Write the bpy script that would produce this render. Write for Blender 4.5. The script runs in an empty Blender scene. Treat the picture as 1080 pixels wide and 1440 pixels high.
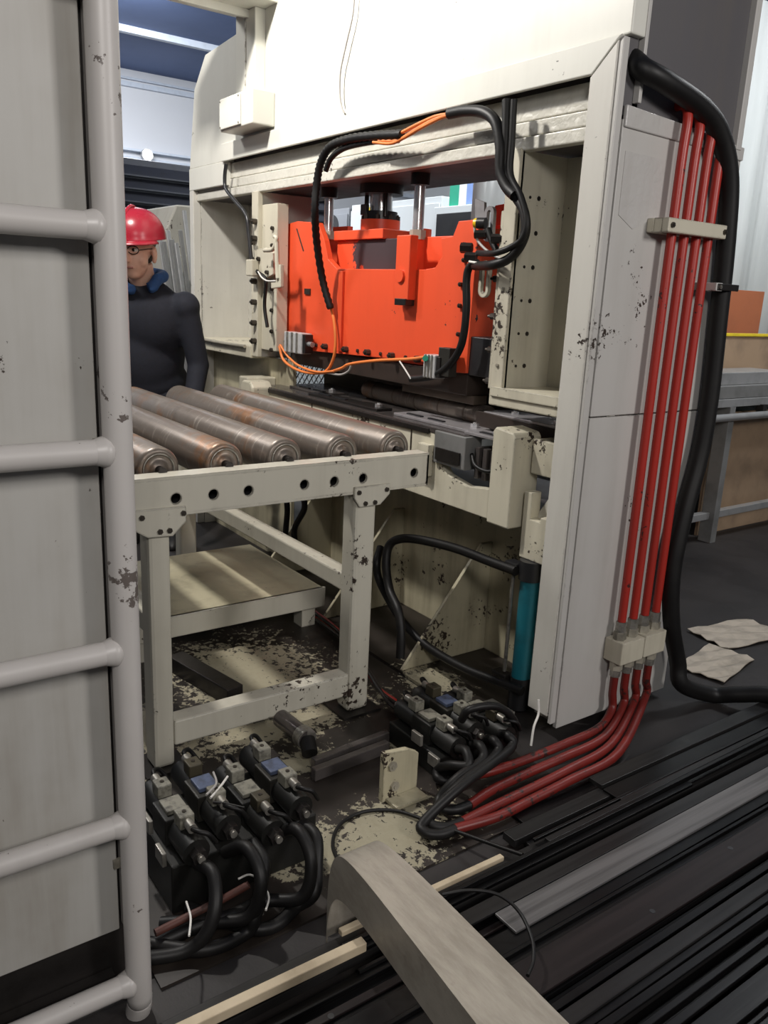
import bpy, math, random
from mathutils import Vector, Matrix
random.seed(7)
scene = bpy.context.scene
col = scene.collection
# ------------------------------------------------------------------ camera
F_PX, H_CAM = 1150.0, 1.25
RIGHT = Vector((0.57817397, 0.81466808, 0.04506424))
DOWN = Vector((0.23507426, -0.1134348, -0.96533551))
FWD = Vector((-0.78131617, 0.5687253, -0.25709254))
cam_d = bpy.data.cameras.new('camera'); cam = bpy.data.objects.new('camera', cam_d); col.objects.link(cam)
cam_d.sensor_fit = 'HORIZONTAL'; cam_d.sensor_width = 36.0; cam_d.lens = 36.0 * F_PX / 1080.0
cam_d.clip_start = 0.05; cam_d.clip_end = 100
m = Matrix((RIGHT, -DOWN, -FWD)).transposed().to_4x4(); m.translation = (0, 0, H_CAM)
cam.matrix_world = m
scene.camera = cam
# ------------------------------------------------------------------ world, lamps, exposure
w = bpy.data.worlds.new('hall_light'); scene.world = w; w.use_nodes = True
w.node_tree.nodes['Background'].inputs[0].default_value = (0.80, 0.87, 1.0, 1)
w.node_tree.nodes['Background'].inputs[1].default_value = 0.06
def area(name, loc, target, size, power, color=(1, .97, .92), sy=None):
    d = bpy.data.lights.new(name, 'AREA'); o = bpy.data.objects.new(name, d); col.objects.link(o)
    d.energy = power; d.color = color; d.size = size
    if sy: d.shape = 'RECTANGLE'; d.size_y = sy
    o.location = loc
    o.rotation_euler = (Vector(target) - Vector(loc)).to_track_quat('-Z', 'Y').to_euler()
    return o
area('work_lamp', (-2.80, 0.55, 2.85), (-2.65, 1.60, 1.6), 0.13, 56, (1, .96, .90))
area('hall_lamp_front', (1.15, -0.35, 2.45), (-1.2, .9, .9), 0.6, 36, (1, .96, .92))
area('fill_left', (-4.9, -0.3, 3.4), (-4.0, 1.4, 1.2), 0.6, 42, (1, .98, .96))  # unseen fill, added to brighten the crown corner, left column and worker
area('fill_side', (1.9, 2.2, 2.3), (-1.4, 1.9, 0.9), 0.6, 52, (1, .96, .93))  # fill added for the outer side of the right column, no fixture known
area('fill_curtain', (-1.5, 4.7, 3.5), (-3.2, 4.9, 1.6), 0.8, 70, (.97, .99, 1.0))  # added light aimed at the curtain to lift its brightness, source unseen
area('hall_lamp_rear', (-5.0, 4.6, 3.8), (-5.2, 4.4, 0), 1.6, 150, (.92, .97, 1.0))
area('hall_lamp_far', (-8.6, 2.6, 3.8), (-9.6, 3.0, 1), 1.6, 360, (.93, .96, 1.0))
vs = scene.view_settings
vs.view_transform = 'Standard'; vs.look = 'None'; vs.exposure = 0.0; vs.gamma = 1.0
vs.use_curve_mapping = False

# ------------------------------------------------------------------ helpers
def P(px, py, x=None, y=None, z=None):
    """point of the place seen at a pixel, on the plane x=, y= or z="""
    d = RIGHT * (px - 540) + DOWN * (py - 720) + FWD * F_PX
    c = Vector((0, 0, H_CAM))
    if x is not None: t = x / d.x
    elif y is not None: t = y / d.y
    else: t = (z - H_CAM) / d.z
    return c + d * t
def xz(pts, y): return [(P(a, b, y=y).x, P(a, b, y=y).z) for a, b in pts]

class MB:
    def __init__(s): s.v = []; s.f = []; s.sm = []
    def add(s, vs, fs, smooth=False):
        n = len(s.v); s.v += [tuple(q) for q in vs]
        for q in fs: s.f.append([i + n for i in q]); s.sm.append(smooth)
        return s
    def box(s, x0, x1, y0, y1, z0, z1):
        v = [(x0,y0,z0),(x1,y0,z0),(x1,y1,z0),(x0,y1,z0),(x0,y0,z1),(x1,y0,z1),(x1,y1,z1),(x0,y1,z1)]
        return s.add(v, [(0,3,2,1),(4,5,6,7),(0,1,5,4),(1,2,6,5),(2,3,7,6),(3,0,4,7)])
    def obox(s, c, ax, ay, az, hx, hy, hz):
        c = Vector(c); v = []
        for dz in (-1, 1):
            for dx, dy in ((-1,-1),(1,-1),(1,1),(-1,1)): v.append(c + ax*hx*dx + ay*hy*dy + az*hz*dz)
        return s.add(v, [(0,3,2,1),(4,5,6,7),(0,1,5,4),(1,2,6,5),(2,3,7,6),(3,0,4,7)])
    def bar(s, p0, p1, wx, wz, up=(0, 0, 1)):
        p0 = Vector(p0); p1 = Vector(p1); d = (p1 - p0); L = d.length; d.normalize()
        u = Vector(up); r = d.cross(u)
        if r.length < 1e-4: r = d.cross(Vector((0, 1, 0)))
        r.normalize(); u = r.cross(d).normalized()
        return s.obox((p0 + p1) / 2, r, d, u, wx/2, L/2, wz/2)
    def prism(s, poly, axis, a, b):
        def mk(p, q):
            return {'x': (q, p[0], p[1]), 'y': (p[0], q, p[1]), 'z': (p[0], p[1], q)}[axis]
        n = len(poly); v = [mk(p, a) for p in poly] + [mk(p, b) for p in poly]
        area2 = sum(poly[i][0]*poly[(i+1) % n][1] - poly[(i+1) % n][0]*poly[i][1] for i in range(n))
        flip = (area2 > 0) == (axis != 'y')
        if b < a: flip = not flip
        f = [tuple(range(n)), tuple(range(2*n-1, n-1, -1))] + [(i, n+i, n+(i+1) % n, (i+1) % n) for i in range(n)]
        if flip: f = [tuple(reversed(q)) for q in f]
        return s.add(v, f)
    def cyl(s, p0, p1, r, n=20, r2=None, caps=True, smooth=True):
        p0 = Vector(p0); p1 = Vector(p1); d = (p1 - p0).normalized(); r2 = r if r2 is None else r2
        a = d.orthogonal().normalized(); b = d.cross(a); v = []
        for k in range(n):
            t = 2*math.pi*k/n; o = a*math.cos(t) + b*math.sin(t)
            v.append(p0 + o*r); v.append(p1 + o*r2)
        s.add(v, [(2*k, 2*((k+1) % n), 2*((k+1) % n)+1, 2*k+1) for k in range(n)], smooth)
        if caps:
            s.add([v[2*k] for k in range(n)], [tuple(range(n-1, -1, -1))])
            s.add([v[2*k+1] for k in range(n)], [tuple(range(n))])
        return s
    def tube(s, pts, r, n=10, sub=6, ribs=0.0, caps=True):
        pts = [Vector(p) for p in pts]
        if len(pts) > 2 and sub > 1:
            q = []
            e = [pts[0]*2 - pts[1]] + pts + [pts[-1]*2 - pts[-2]]
            for i in range(1, len(e)-2):
                for k in range(sub):
                    t = k/sub; a, b, c, d = e[i-1], e[i], e[i+1], e[i+2]
                    q.append(0.5*((2*b) + (c-a)*t + (2*a-5*b+4*c-d)*t*t + (3*b-a-3*c+d)*t**3))
            q.append(pts[-1]); pts = q
        nrm = (pts[1]-pts[0]).normalized().orthogonal().normalized(); v = []
        for i, p in enumerate(pts):
            d = (pts[min(i+1, len(pts)-1)] - pts[max(i-1, 0)]).normalized()
            nrm = (nrm - d*nrm.dot(d)).normalized(); b = d.cross(nrm)
            rr = r*(1 + (ribs if i % 2 else -ribs))
            for k in range(n):
                t = 2*math.pi*k/n; v.append(p + (nrm*math.cos(t) + b*math.sin(t))*rr)
        f = []
        for i in range(len(pts)-1):
            for k in range(n): f.append((i*n+k, i*n+(k+1) % n, (i+1)*n+(k+1) % n, (i+1)*n+k))
        s.add(v, f, True)
        if caps:
            s.add(v[:n], [tuple(range(n-1, -1, -1))]); s.add(v[-n:], [tuple(range(n))])
        return s
    def lathe(s, c, prof, axis=Vector((0, 0, 1)), n=24):
        a = axis.orthogonal().normalized(); b = axis.cross(a); v = []; c = Vector(c)
        for (r, h) in prof:
            for k in range(n):
                t = 2*math.pi*k/n; v.append(c + axis*h + (a*math.cos(t) + b*math.sin(t))*r)
        f = [(i*n+k, i*n+(k+1) % n, (i+1)*n+(k+1) % n, (i+1)*n+k) for i in range(len(prof)-1) for k in range(n)]
        return s.add(v, f, True)
    def ell(s, c, rx, ry, rz, n=24, m=16, rot=None):
        c = Vector(c); v = []; f = []
        for i in range(m+1):
            ph = math.pi*i/m
            for k in range(n):
                t = 2*math.pi*k/n
                q = Vector((rx*math.sin(ph)*math.cos(t), ry*math.sin(ph)*math.sin(t), rz*math.cos(ph)))
                if rot: q = rot @ q
                v.append(c + q)
        for i in range(m):
            for k in range(n): f.append((i*n+k, (i+1)*n+k, (i+1)*n+(k+1) % n, i*n+(k+1) % n))
        return s.add(v, f, True)
    def build(s, name, mat, parent=None, bev=0.0, loc=None):
        me = bpy.data.meshes.new(name)
        root = ROOT.get(parent.name, Vector()) if parent else (Vector(loc) if loc else Vector())
        me.from_pydata([tuple(Vector(q) - root) for q in s.v], [], s.f); me.update()
        for p, k in zip(me.polygons, s.sm): p.use_smooth = k
        me.materials.append(mat)
        o = bpy.data.objects.new(name, me); col.objects.link(o)
        if parent: o.parent = parent
        else: o.location = root
        ROOT[o.name] = root.copy()
        if bev:
            md = o.modifiers.new('bevel', 'BEVEL'); md.width = bev; md.segments = 2; md.limit_method = 'ANGLE'; md.angle_limit = math.radians(50)
        return o
ROOT = {}
def tag(o, label=None, cat=None, group=None, kind=None):
    for k, v in (('label', label), ('category', cat), ('group', group), ('kind', kind)):
        if v: o[k] = v
    return o
def thing(name, loc, label, cat, group=None):
    o = bpy.data.objects.new(name, None); col.objects.link(o); o.location = loc; o.empty_display_size = .05
    ROOT[o.name] = Vector(loc)
    return tag(o, label, cat, group)
BOLT = {}
def bolt(parent, p, d, r=.009, h=.008, mat=None, name='bolt'):
    """hexagon bolt head, mesh data shared"""
    mat = mat or M['bolt']; key = (round(r, 4), round(h, 4), mat.name)
    if key not in BOLT:
        b = MB().cyl((0, 0, -.001), (0, 0, h), r, 6, smooth=False).cyl((0, 0, h), (0, 0, h*1.35), r*.45, 8, smooth=False)
        me = bpy.data.meshes.new(name); me.from_pydata(b.v, [], b.f); me.materials.append(mat); BOLT[key] = me
    o = bpy.data.objects.new(name, BOLT[key]); col.objects.link(o); o.parent = parent
    o.location = Vector(p) - ROOT[parent.name]; o.rotation_euler = Vector(d).to_track_quat('Z', 'Y').to_euler()
    return o
def holed_plate(mb, y0, y1, z0, z1, xf, xb, holes, n=16):
    """plate facing +X with round through-holes; holes = [(y, z, r)] sorted by y"""
    edges = [y0] + [(holes[i][0] + holes[i+1][0])/2 for i in range(len(holes)-1)] + [y1]
    for i, (hy, hz, r) in enumerate(holes):
        a, b = edges[i], edges[i+1]
        ring, out = [], []
        for k in range(n):
            t = 2*math.pi*k/n; c, s_ = math.cos(t), math.sin(t)
            ring.append((hy + r*c, hz + r*s_))
            tx = ((b-hy)/c if c > 0 else (a-hy)/c) if abs(c) > 1e-6 else 1e9
            tz = ((z1-hz)/s_ if s_ > 0 else (z0-hz)/s_) if abs(s_) > 1e-6 else 1e9
            q = min(tx, tz); out.append([hy + q*c, hz + q*s_])
        # snap the nearest outer point to each corner
        for cy, cz in ((a, z0), (a, z1), (b, z0), (b, z1)):
            j = min(range(n), key=lambda k: abs(math.atan2(math.sin(math.atan2(cz-hz, cy-hy)-2*math.pi*k/n), math.cos(math.atan2(cz-hz, cy-hy)-2*math.pi*k/n))))
            out[j] = [cy, cz]
        v = [(xf, *p) for p in ring] + [(xf, *p) for p in out] + [(xb, *p) for p in ring]
        f = []
        for k in range(n):
            k2 = (k+1) % n
            f.append((k, n+k, n+k2, k2)); f.append((k, k2, 2*n+k2, 2*n+k))
        mb.add(v, f)
    return mb

# ------------------------------------------------------------------ materials
M = {}
def nodes(name):
    mt = bpy.data.materials.new(name); mt.use_nodes = True; M[name] = mt
    nt = mt.node_tree; return mt, nt, nt.nodes['Principled BSDF']
def mathn(nt, op, a, b=None, clamp=False):
    n = nt.nodes.new('ShaderNodeMath'); n.operation = op; n.use_clamp = clamp
    for i, q in enumerate((a, b)):
        if q is None: continue
        if isinstance(q, (int, float)): n.inputs[i].default_value = q
        else: nt.links.new(q, n.inputs[i])
    return n.outputs[0]
def ramp(nt, fac, lo, hi):
    n = nt.nodes.new('ShaderNodeMapRange'); n.interpolation_type = 'SMOOTHSTEP'
    nt.links.new(fac, n.inputs[0]); n.inputs[1].default_value = lo; n.inputs[2].default_value = hi
    return n.outputs[0]
def pos(nt, scale=(1, 1, 1), loc=(0, 0, 0)):
    g = nt.nodes.new('ShaderNodeNewGeometry'); mp = nt.nodes.new('ShaderNodeMapping')
    mp.inputs['Scale'].default_value = scale; mp.inputs['Location'].default_value = loc
    nt.links.new(g.outputs['Position'], mp.inputs[0]); return mp.outputs[0]
def noise(nt, vec, scale, detail=4, rough=.6, dist=0):
    n = nt.nodes.new('ShaderNodeTexNoise'); n.inputs['Scale'].default_value = scale; n.inputs['Detail'].default_value = detail
    n.inputs['Roughness'].default_value = rough; n.inputs['Distortion'].default_value = dist
    nt.links.new(vec, n.inputs['Vector']); return n.outputs[0]
def mix(nt, fac, a, b):
    n = nt.nodes.new('ShaderNodeMix'); n.data_type = 'RGBA'
    for i, q in ((6, a), (7, b)):
        if isinstance(q, tuple): n.inputs[i].default_value = (*q[:3], 1)
        else: nt.links.new(q, n.inputs[i])
    if isinstance(fac, (int, float)): n.inputs[0].default_value = fac
    else: nt.links.new(fac, n.inputs[0])
    return n.outputs[2]
def bump(nt, bs, h, strength=.2, dist=.003):
    n = nt.nodes.new('ShaderNodeBump'); n.inputs['Strength'].default_value = strength; n.inputs['Distance'].default_value = dist
    nt.links.new(h, n.inputs['Height']); nt.links.new(n.outputs[0], bs.inputs['Normal'])
def blob(nt, pts):
    """max over ellipsoidal spots [(centre, radii)] -> 1 at a centre, 0 at the rim"""
    best = None; g = nt.nodes.new('ShaderNodeNewGeometry')
    for c, r in pts:
        a = nt.nodes.new('ShaderNodeVectorMath'); a.operation = 'SUBTRACT'; nt.links.new(g.outputs['Position'], a.inputs[0]); a.inputs[1].default_value = c
        b = nt.nodes.new('ShaderNodeVectorMath'); b.operation = 'DIVIDE'; nt.links.new(a.outputs[0], b.inputs[0]); b.inputs[1].default_value = r
        l = nt.nodes.new('ShaderNodeVectorMath'); l.operation = 'LENGTH'; nt.links.new(b.outputs[0], l.inputs[0])
        q = mathn(nt, 'SUBTRACT', 1.0, l.outputs['Value'])
        best = q if best is None else mathn(nt, 'MAXIMUM', best, q)
    return best
def edge_mask(nt, rad):
    bv = nt.nodes.new('ShaderNodeBevel'); bv.samples = 4; bv.inputs[0].default_value = rad
    g = nt.nodes.new('ShaderNodeNewGeometry'); d = nt.nodes.new('ShaderNodeVectorMath'); d.operation = 'DOT_PRODUCT'
    nt.links.new(bv.outputs[0], d.inputs[0]); nt.links.new(g.outputs['Normal'], d.inputs[1])
    return mathn(nt, 'SUBTRACT', 1.0, d.outputs['Value'], True)
def paint(name, base, chip=.30, dirt=.3, edge=0.0, rough=.45, chipcol=(.035, .024, .018), dirtcol=(.16, .13, .09), scale=1.0, ripple=0, spots=None, spotcol=None):
    mt, nt, bs = nodes(name)
    p = pos(nt)
    big = noise(nt, p, 4.5*scale, 3); fine = noise(nt, p, 55*scale, 5, .65)
    mask = mathn(nt, 'ADD', mathn(nt, 'MULTIPLY', big, .55), mathn(nt, 'MULTIPLY', fine, .45))
    if edge: mask = mathn(nt, 'ADD', mask, mathn(nt, 'MULTIPLY', ramp(nt, edge_mask(nt, .008), .02, .25), edge))
    th = .72 - .40*chip
    chips = ramp(nt, mask, th, th + .012)
    streak = noise(nt, pos(nt, (16, 16, 1.3)), 1.0, 5)
    blot = noise(nt, p, 2.3, 5, .65)
    d = mathn(nt, 'MULTIPLY', ramp(nt, mathn(nt, 'ADD', mathn(nt, 'MULTIPLY', streak, .5), mathn(nt, 'MULTIPLY', blot, .5)), .42, .78), dirt, True)
    c = mix(nt, d, base, dirtcol)
    c = mix(nt, mathn(nt, 'MULTIPLY', blot, .18), c, tuple(q*.8 for q in base))
    if spots:
        sp = ramp(nt, mathn(nt, 'ADD', blob(nt, spots), mathn(nt, 'MULTIPLY', mathn(nt, 'SUBTRACT', noise(nt, p, 26, 5, .7), .5), 1.3)), .28, .34)
        c = mix(nt, sp, c, spotcol or chipcol)
    c = mix(nt, chips, c, chipcol)
    nt.links.new(c, bs.inputs['Base Color'])
    r = mathn(nt, 'ADD', mathn(nt, 'MULTIPLY', blot, .25), rough - .1); nt.links.new(r, bs.inputs['Roughness'])
    h = mathn(nt, 'SUBTRACT', mathn(nt, 'MULTIPLY', noise(nt, p, 18, 3), .35), mathn(nt, 'MULTIPLY', chips, .5))
    if ripple: h = mathn(nt, 'ADD', h, mathn(nt, 'MULTIPLY', noise(nt, p, 42, 2, .5, .4), ripple))
    bump(nt, bs, h, .35 if ripple else .18, .006 if ripple else .003)
    return mt
def simple(name, base, rough=.5, metal=0.0, var=.25, scale=14, dark=(.02, .018, .015), bumpy=.08, spec=.5, emit=None, es=1.0):
    mt, nt, bs = nodes(name)
    p = pos(nt); n = noise(nt, p, scale, 5, .6)
    c = mix(nt, mathn(nt, 'MULTIPLY', ramp(nt, n, .4, .8), var), base, dark)
    nt.links.new(c, bs.inputs['Base Color']); bs.inputs['Metallic'].default_value = metal
    nt.links.new(mathn(nt, 'ADD', mathn(nt, 'MULTIPLY', n, .2), rough - .1), bs.inputs['Roughness'])
    bs.inputs['Specular IOR Level'].default_value = spec
    if bumpy: bump(nt, bs, n, bumpy, .003)
    if emit:
        bs.inputs['Emission Color'].default_value = (*emit, 1); bs.inputs['Emission Strength'].default_value = es
    return mt
paint('press_white', (.64, .62, .565), .22, .25, .13, .42)
paint('crown_white', (.70, .69, .625), .14, .16, .06, .40)
paint('crown_ripple', (.62, .60, .53), .18, .40, .05, .35, ripple=1.6)
paint('column_grey', (.51, .495, .47), .17, .22, .08, .42)
paint('column_ripple', (.50, .485, .465), .17, .30, .04, .33, ripple=1.3)
paint('recess_grey', (.54, .51, .42), .24, .55, .05, .5)
paint('guide_cream', (.59, .55, .44), .28, .50, .19, .45)
paint('bed_cream', (.62, .58, .46), .33, .52, .19, .42)
paint('base_cream_oily', (.50, .455, .32), .30, .78, .16, .40, dirtcol=(.05, .035, .022))
paint('table_cream', (.54, .515, .435), .29, .35, .21, .40)
paint('panel_grey', (.43, .42, .395), .20, .75, .04, .38, dirtcol=(.20, .165, .12))
paint('tube_grey', (.50, .475, .455), .27, .22, .06, .38, chipcol=(.12, .10, .09))
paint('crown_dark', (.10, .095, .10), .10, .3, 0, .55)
paint('ram_red', (.80, .090, .030), .19, .18, .06, .40, chipcol=(.06, .025, .02), dirtcol=(.35, .05, .02))
paint('ram_worn', (.80, .090, .030), .24, .2, .05, .42, chipcol=(.06, .025, .02), dirtcol=(.35, .05, .02),
      spots=[((-2.68, 1.87, 1.40), (.26, .2, .13)), ((-2.60, 1.87, 1.37), (.16, .2, .10))], spotcol=(.055, .04, .045))
paint('pipe_red', (.39, .026, .017), .24, .45, 0, .38, chipcol=(.05, .015, .012), dirtcol=(.16, .02, .015))
paint('pipe_red_oily', (.17, .014, .010), .34, .80, 0, .40, chipcol=(.03, .012, .01), dirtcol=(.06, .012, .010))
paint('helmet_red', (.34, .018, .035), .03, .05, 0, .26)
paint('far_cream', (.46, .44, .38), .24, .5, 0, .5)
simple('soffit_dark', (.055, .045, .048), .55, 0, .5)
simple('black_rubber', (.007, .0065, .0065), .50, 0, .3, bumpy=.1, spec=.35)
simple('black_plastic', (.02, .02, .022), .35, 0, .3)
simple('bolt', (.07, .06, .05), .4, .6, .5)
simple('bolt_cream', (.40, .37, .30), .45, .2, .7)
simple('dark_steel', (.05, .045, .043), .35, .7, .6, 20)
simple('oily_steel', (.13, .115, .11), .22, .55, .6, 16)
simple('plate_steel', (.40, .38, .39), .32, .45, .4, 12)
simple('chrome', (.86, .86, .87), .24, .80, .12)
simple('aluminium', (.60, .60, .60), .38, .30, .3, 30)
simple('zinc', (.40, .38, .34), .35, .7, .7, 40)
simple('die_brown', (.050, .036, .030), .45, .3, .5)
simple('rusty', (.085, .028, .020), .6, .1, .7, 30)
simple('die_tan', (.11, .082, .062), .5, .1, .5, 6)
simple('orange_wire', (.80, .22, .05), .45, 0, .2)
simple('grey_wire', (.38, .36, .34), .45, 0, .2)
simple('white_wire', (.70, .68, .64), .45, 0, .3)
simple('yellow_plastic', (.85, .55, .02), .35, 0, .2)
simple('blue_label', (.09, .115, .19), .4, 0, .8, 45)
simple('valve_dark', (.011, .011, .010), .48, .2, .5)
simple('valve_grey', (.035, .033, .028), .42, .3, .6, 30)
simple('valve_olive', (.07, .06, .038), .45, .3, .6, 22)
simple('teal_paint', (.015, .17, .22), .38, .1, .5, 10)
simple('plug_grey', (.22, .21, .17), .5, 0, 1.0, 60)
simple('plywood', (.36, .25, .16), .65, 0, .6, 5, (.14, .10, .07))
simple('board_orange', (.42, .14, .065), .55, 0, .15, 4)
simple('grey_paint', (.23, .23, .225), .45, .2, .4, 8)
simple('steel_light', (.45, .45, .45), .35, .5, .3, 8)
simple('yellow_paint', (.80, .60, .03), .45, 0, .3)
simple('skin', (.66, .40, .30), .5, 0, .25, 30, (.50, .25, .18), 0)
simple('navy_cloth', (.012, .014, .024), .85, 0, .3, 60, bumpy=.25)
simple('blue_cloth', (.02, .075, .22), .8, 0, .3, 60, bumpy=.25)
simple('hair_dark', (.03, .026, .024), .6, 0, .4, 80)
simple('eye_white', (.75, .72, .68), .25, 0, .05, bumpy=0)
simple('eye_dark', (.02, .013, .01), .2, 0, .05, bumpy=0)
simple('lips', (.40, .17, .14), .5, 0, .1, bumpy=0)
simple('wall_white', (.62, .63, .66), .7, 0, .08, 1.5, (.45, .45, .48))
simple('wall_back_white', (.60, .62, .62), .7, 0, .10, 1.5, (.42, .44, .44))
simple('cabinet_white', (.62, .65, .66), .4, 0, .06, 3, (.45, .47, .48))
simple('cabinet_grey', (.24, .25, .27), .45, 0, .1, 3)
simple('ceiling_blue', (.10, .15, .30), .7, 0, .15, 1)
simple('purlin_white', (.55, .60, .68), .6, 0, .15)
simple('louver_dark', (.035, .037, .048), .35, .3, .3)
simple('sign_green', (.01, .36, .22), .5, 0, .05)
simple('sign_white', (.80, .82, .85), .5, 0, .05)
simple('sign_blue', (.015, .06, .34), .5, 0, .05)
simple('sign_pale', (.22, .33, .66), .5, 0, .05)
simple('lamp_glow', (1, 1, 1), .5, 0, 0, emit=(1, .98, .95), es=28)
simple('cardboard', (.48, .42, .34), .7, 0, .4, 12)
simple('wood_pale', (.52, .43, .30), .6, 0, .45, 18, (.25, .18, .11))
simple('glove_red', (.35, .05, .04), .8, 0, .4)
def strips_mat(name, base, rough):
    mt, nt, bs = nodes(name)
    p = pos(nt, (60, 1.6, 60)); n = noise(nt, p, 1.0, 4); q = noise(nt, pos(nt), 7, 4)
    nt.links.new(mix(nt, ramp(nt, n, .35, .75), base, tuple(k*.45 for k in base)), bs.inputs['Base Color'])
    bs.inputs['Metallic'].default_value = .10; bs.inputs['Specular IOR Level'].default_value = .28
    nt.links.new(mathn(nt, 'ADD', mathn(nt, 'MULTIPLY', q, .25), rough - .1), bs.inputs['Roughness'])
    bump(nt, bs, n, .12, .002)
strips_mat('strip_black', (.005, .0047, .005), .30)
strips_mat('strip_grey', (.020, .019, .019), .30)
strips_mat('strip_bright', (.13, .125, .125), .30)
strips_mat('strip_brown', (.018, .013, .013), .40)
def roller_mat():
    mt, nt, bs = nodes('roller_steel')
    p = pos(nt); rust = ramp(nt, noise(nt, p, 5, 5, .7), .50, .72); sc = noise(nt, pos(nt, (90, 14, 14)), 1, 4)
    c = mix(nt, rust, (.185, .155, .13), (.25, .115, .045)); c = mix(nt, mathn(nt, 'MULTIPLY', ramp(nt, sc, .55, .75), .6), c, (.42, .38, .33))
    c = mix(nt, mathn(nt, 'MULTIPLY', ramp(nt, noise(nt, p, 9, 4), .55, .8), .6), c, (.06, .045, .035))
    nt.links.new(c, bs.inputs['Base Color']); bs.inputs['Metallic'].default_value = .45
    nt.links.new(mathn(nt, 'ADD', mathn(nt, 'MULTIPLY', sc, .25), .27), bs.inputs['Roughness'])
    bump(nt, bs, sc, .1, .002)
roller_mat()
def sheet_mat():
    mt, nt, bs = nodes('sheet_steel')
    n = noise(nt, pos(nt, (3, 14, 6)), 2.2, 5, .7); k = noise(nt, pos(nt), 30, 4)
    c = mix(nt, ramp(nt, n, .35, .7), (.40, .365, .31), (.29, .26, .215)); c = mix(nt, mathn(nt, 'MULTIPLY', ramp(nt, k, .62, .8), .5), c, (.18, .15, .12))
    nt.links.new(c, bs.inputs['Base Color']); bs.inputs['Metallic'].default_value = .35
    nt.links.new(mathn(nt, 'ADD', mathn(nt, 'MULTIPLY', n, .3), .3), bs.inputs['Roughness']); bump(nt, bs, n, .15, .003)
sheet_mat()
def floor_mat():
    mt, nt, bs = nodes('floor_dark')
    p = pos(nt); a = noise(nt, p, 1.6, 6, .65); b = noise(nt, p, 14, 5, .7)
    c = mix(nt, ramp(nt, a, .35, .7), (.012, .010, .010), (.030, .025, .024)); c = mix(nt, mathn(nt, 'MULTIPLY', ramp(nt, b, .6, .75), .5), c, (.05, .042, .036))
    nt.links.new(c, bs.inputs['Base Color']); nt.links.new(mathn(nt, 'ADD', mathn(nt, 'MULTIPLY', a, .4), .42), bs.inputs['Roughness'])
    bump(nt, bs, b, .3, .004)
floor_mat()
def base_plate_mat():
    # oil-soaked base plate: cream paint survives only in worn islands
    mt, nt, bs = nodes('base_plate_worn')
    p = pos(nt); b = noise(nt, p, 48, 6, .75, .3); a = noise(nt, p, 6, 4, .6)
    isl = blob(nt, [((-1.33, 1.04, 0), (.16, .24, .3)), ((-1.40, .84, 0), (.17, .13, .3)), ((-2.25, 1.12, 0), (.42, .36, .3)), ((-1.92, 1.02, 0), (.12, .50, .3)),
                    ((-1.72, 1.02, 0), (.09, .16, .3)), ((-1.90, 1.62, 0), (.22, .12, .3)), ((-1.62, 1.30, 0), (.10, .07, .3)), ((-2.1, .70, 0), (.25, .18, .3))])
    s_ = mathn(nt, 'ADD', mathn(nt, 'MULTIPLY', isl, .8), mathn(nt, 'ADD', mathn(nt, 'MULTIPLY', mathn(nt, 'SUBTRACT', b, .5), 2.6), mathn(nt, 'MULTIPLY', mathn(nt, 'SUBTRACT', a, .5), .9)))
    k = ramp(nt, s_, .30, .36)
    oil = mix(nt, ramp(nt, a, .3, .7), (.012, .009, .007), (.035, .027, .022))
    c = mix(nt, k, oil, mix(nt, b, (.40, .37, .27), (.26, .23, .155)))
    nt.links.new(c, bs.inputs['Base Color']); nt.links.new(mathn(nt, 'ADD', mathn(nt, 'MULTIPLY', a, .5), .25), bs.inputs['Roughness'])
    bump(nt, bs, k, .4, .002)
base_plate_mat()
def curtain_mat():
    mt, nt, bs = nodes('pvc_curtain')
    n = noise(nt, pos(nt, (2, 2, .6)), 2.2, 4, .6)
    nt.links.new(mix(nt, n, (.78, .80, .79), (.58, .62, .61)), bs.inputs['Base Color']); bs.inputs['Roughness'].default_value = .28
    bs.inputs['Transmission Weight'].default_value = .15
    bump(nt, bs, n, .5, .02)
curtain_mat()

# ================================================================== setting
tag(MB().box(-12.2, 3.5, -4, 9.2, -.2, 0).build('floor', M['floor_dark']), kind='structure')
tag(MB().box(-12.2, -12, -4, 9.2, 0, 4.02).build('wall_left', M['wall_white']), kind='structure')
tag(MB().box(-12, 3.5, 9.0, 9.2, 0, 4.02).build('wall_back', M['wall_back_white']), kind='structure')
ceil = tag(MB().box(-12.2, 3.5, -4, 9.2, 4.02, 4.1).build('ceiling', M['ceiling_blue']), kind='structure')
for xx in (-10.1, -7.9, -5.7): MB().box(xx - .04, xx + .04, -3.9, 9.0, 3.95, 4.02).build('purlin', M['purlin_white'], ceil)
b = MB().box(-12, -11.93, -3.9, 9, 3.80, 3.86).box(-12, -11.95, -3.9, 9, 3.89, 3.92).build('trim_1', M['purlin_white']); tag(b, kind='structure')
t = MB().box(-12, -11.9, -3.9, 9, 2.86, 2.92).box(-12, -11.88, -3.9, 9, 2.99, 3.02).build('trim_2', M['purlin_white']); tag(t, kind='structure')

# ================================================================== press
press = thing('hydraulic_press', (-2.75, 1.95, 0), 'tall cream white portal press with an orange red ram between its two columns', 'press')
W, CW = M['press_white'], M['crown_white']
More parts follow.
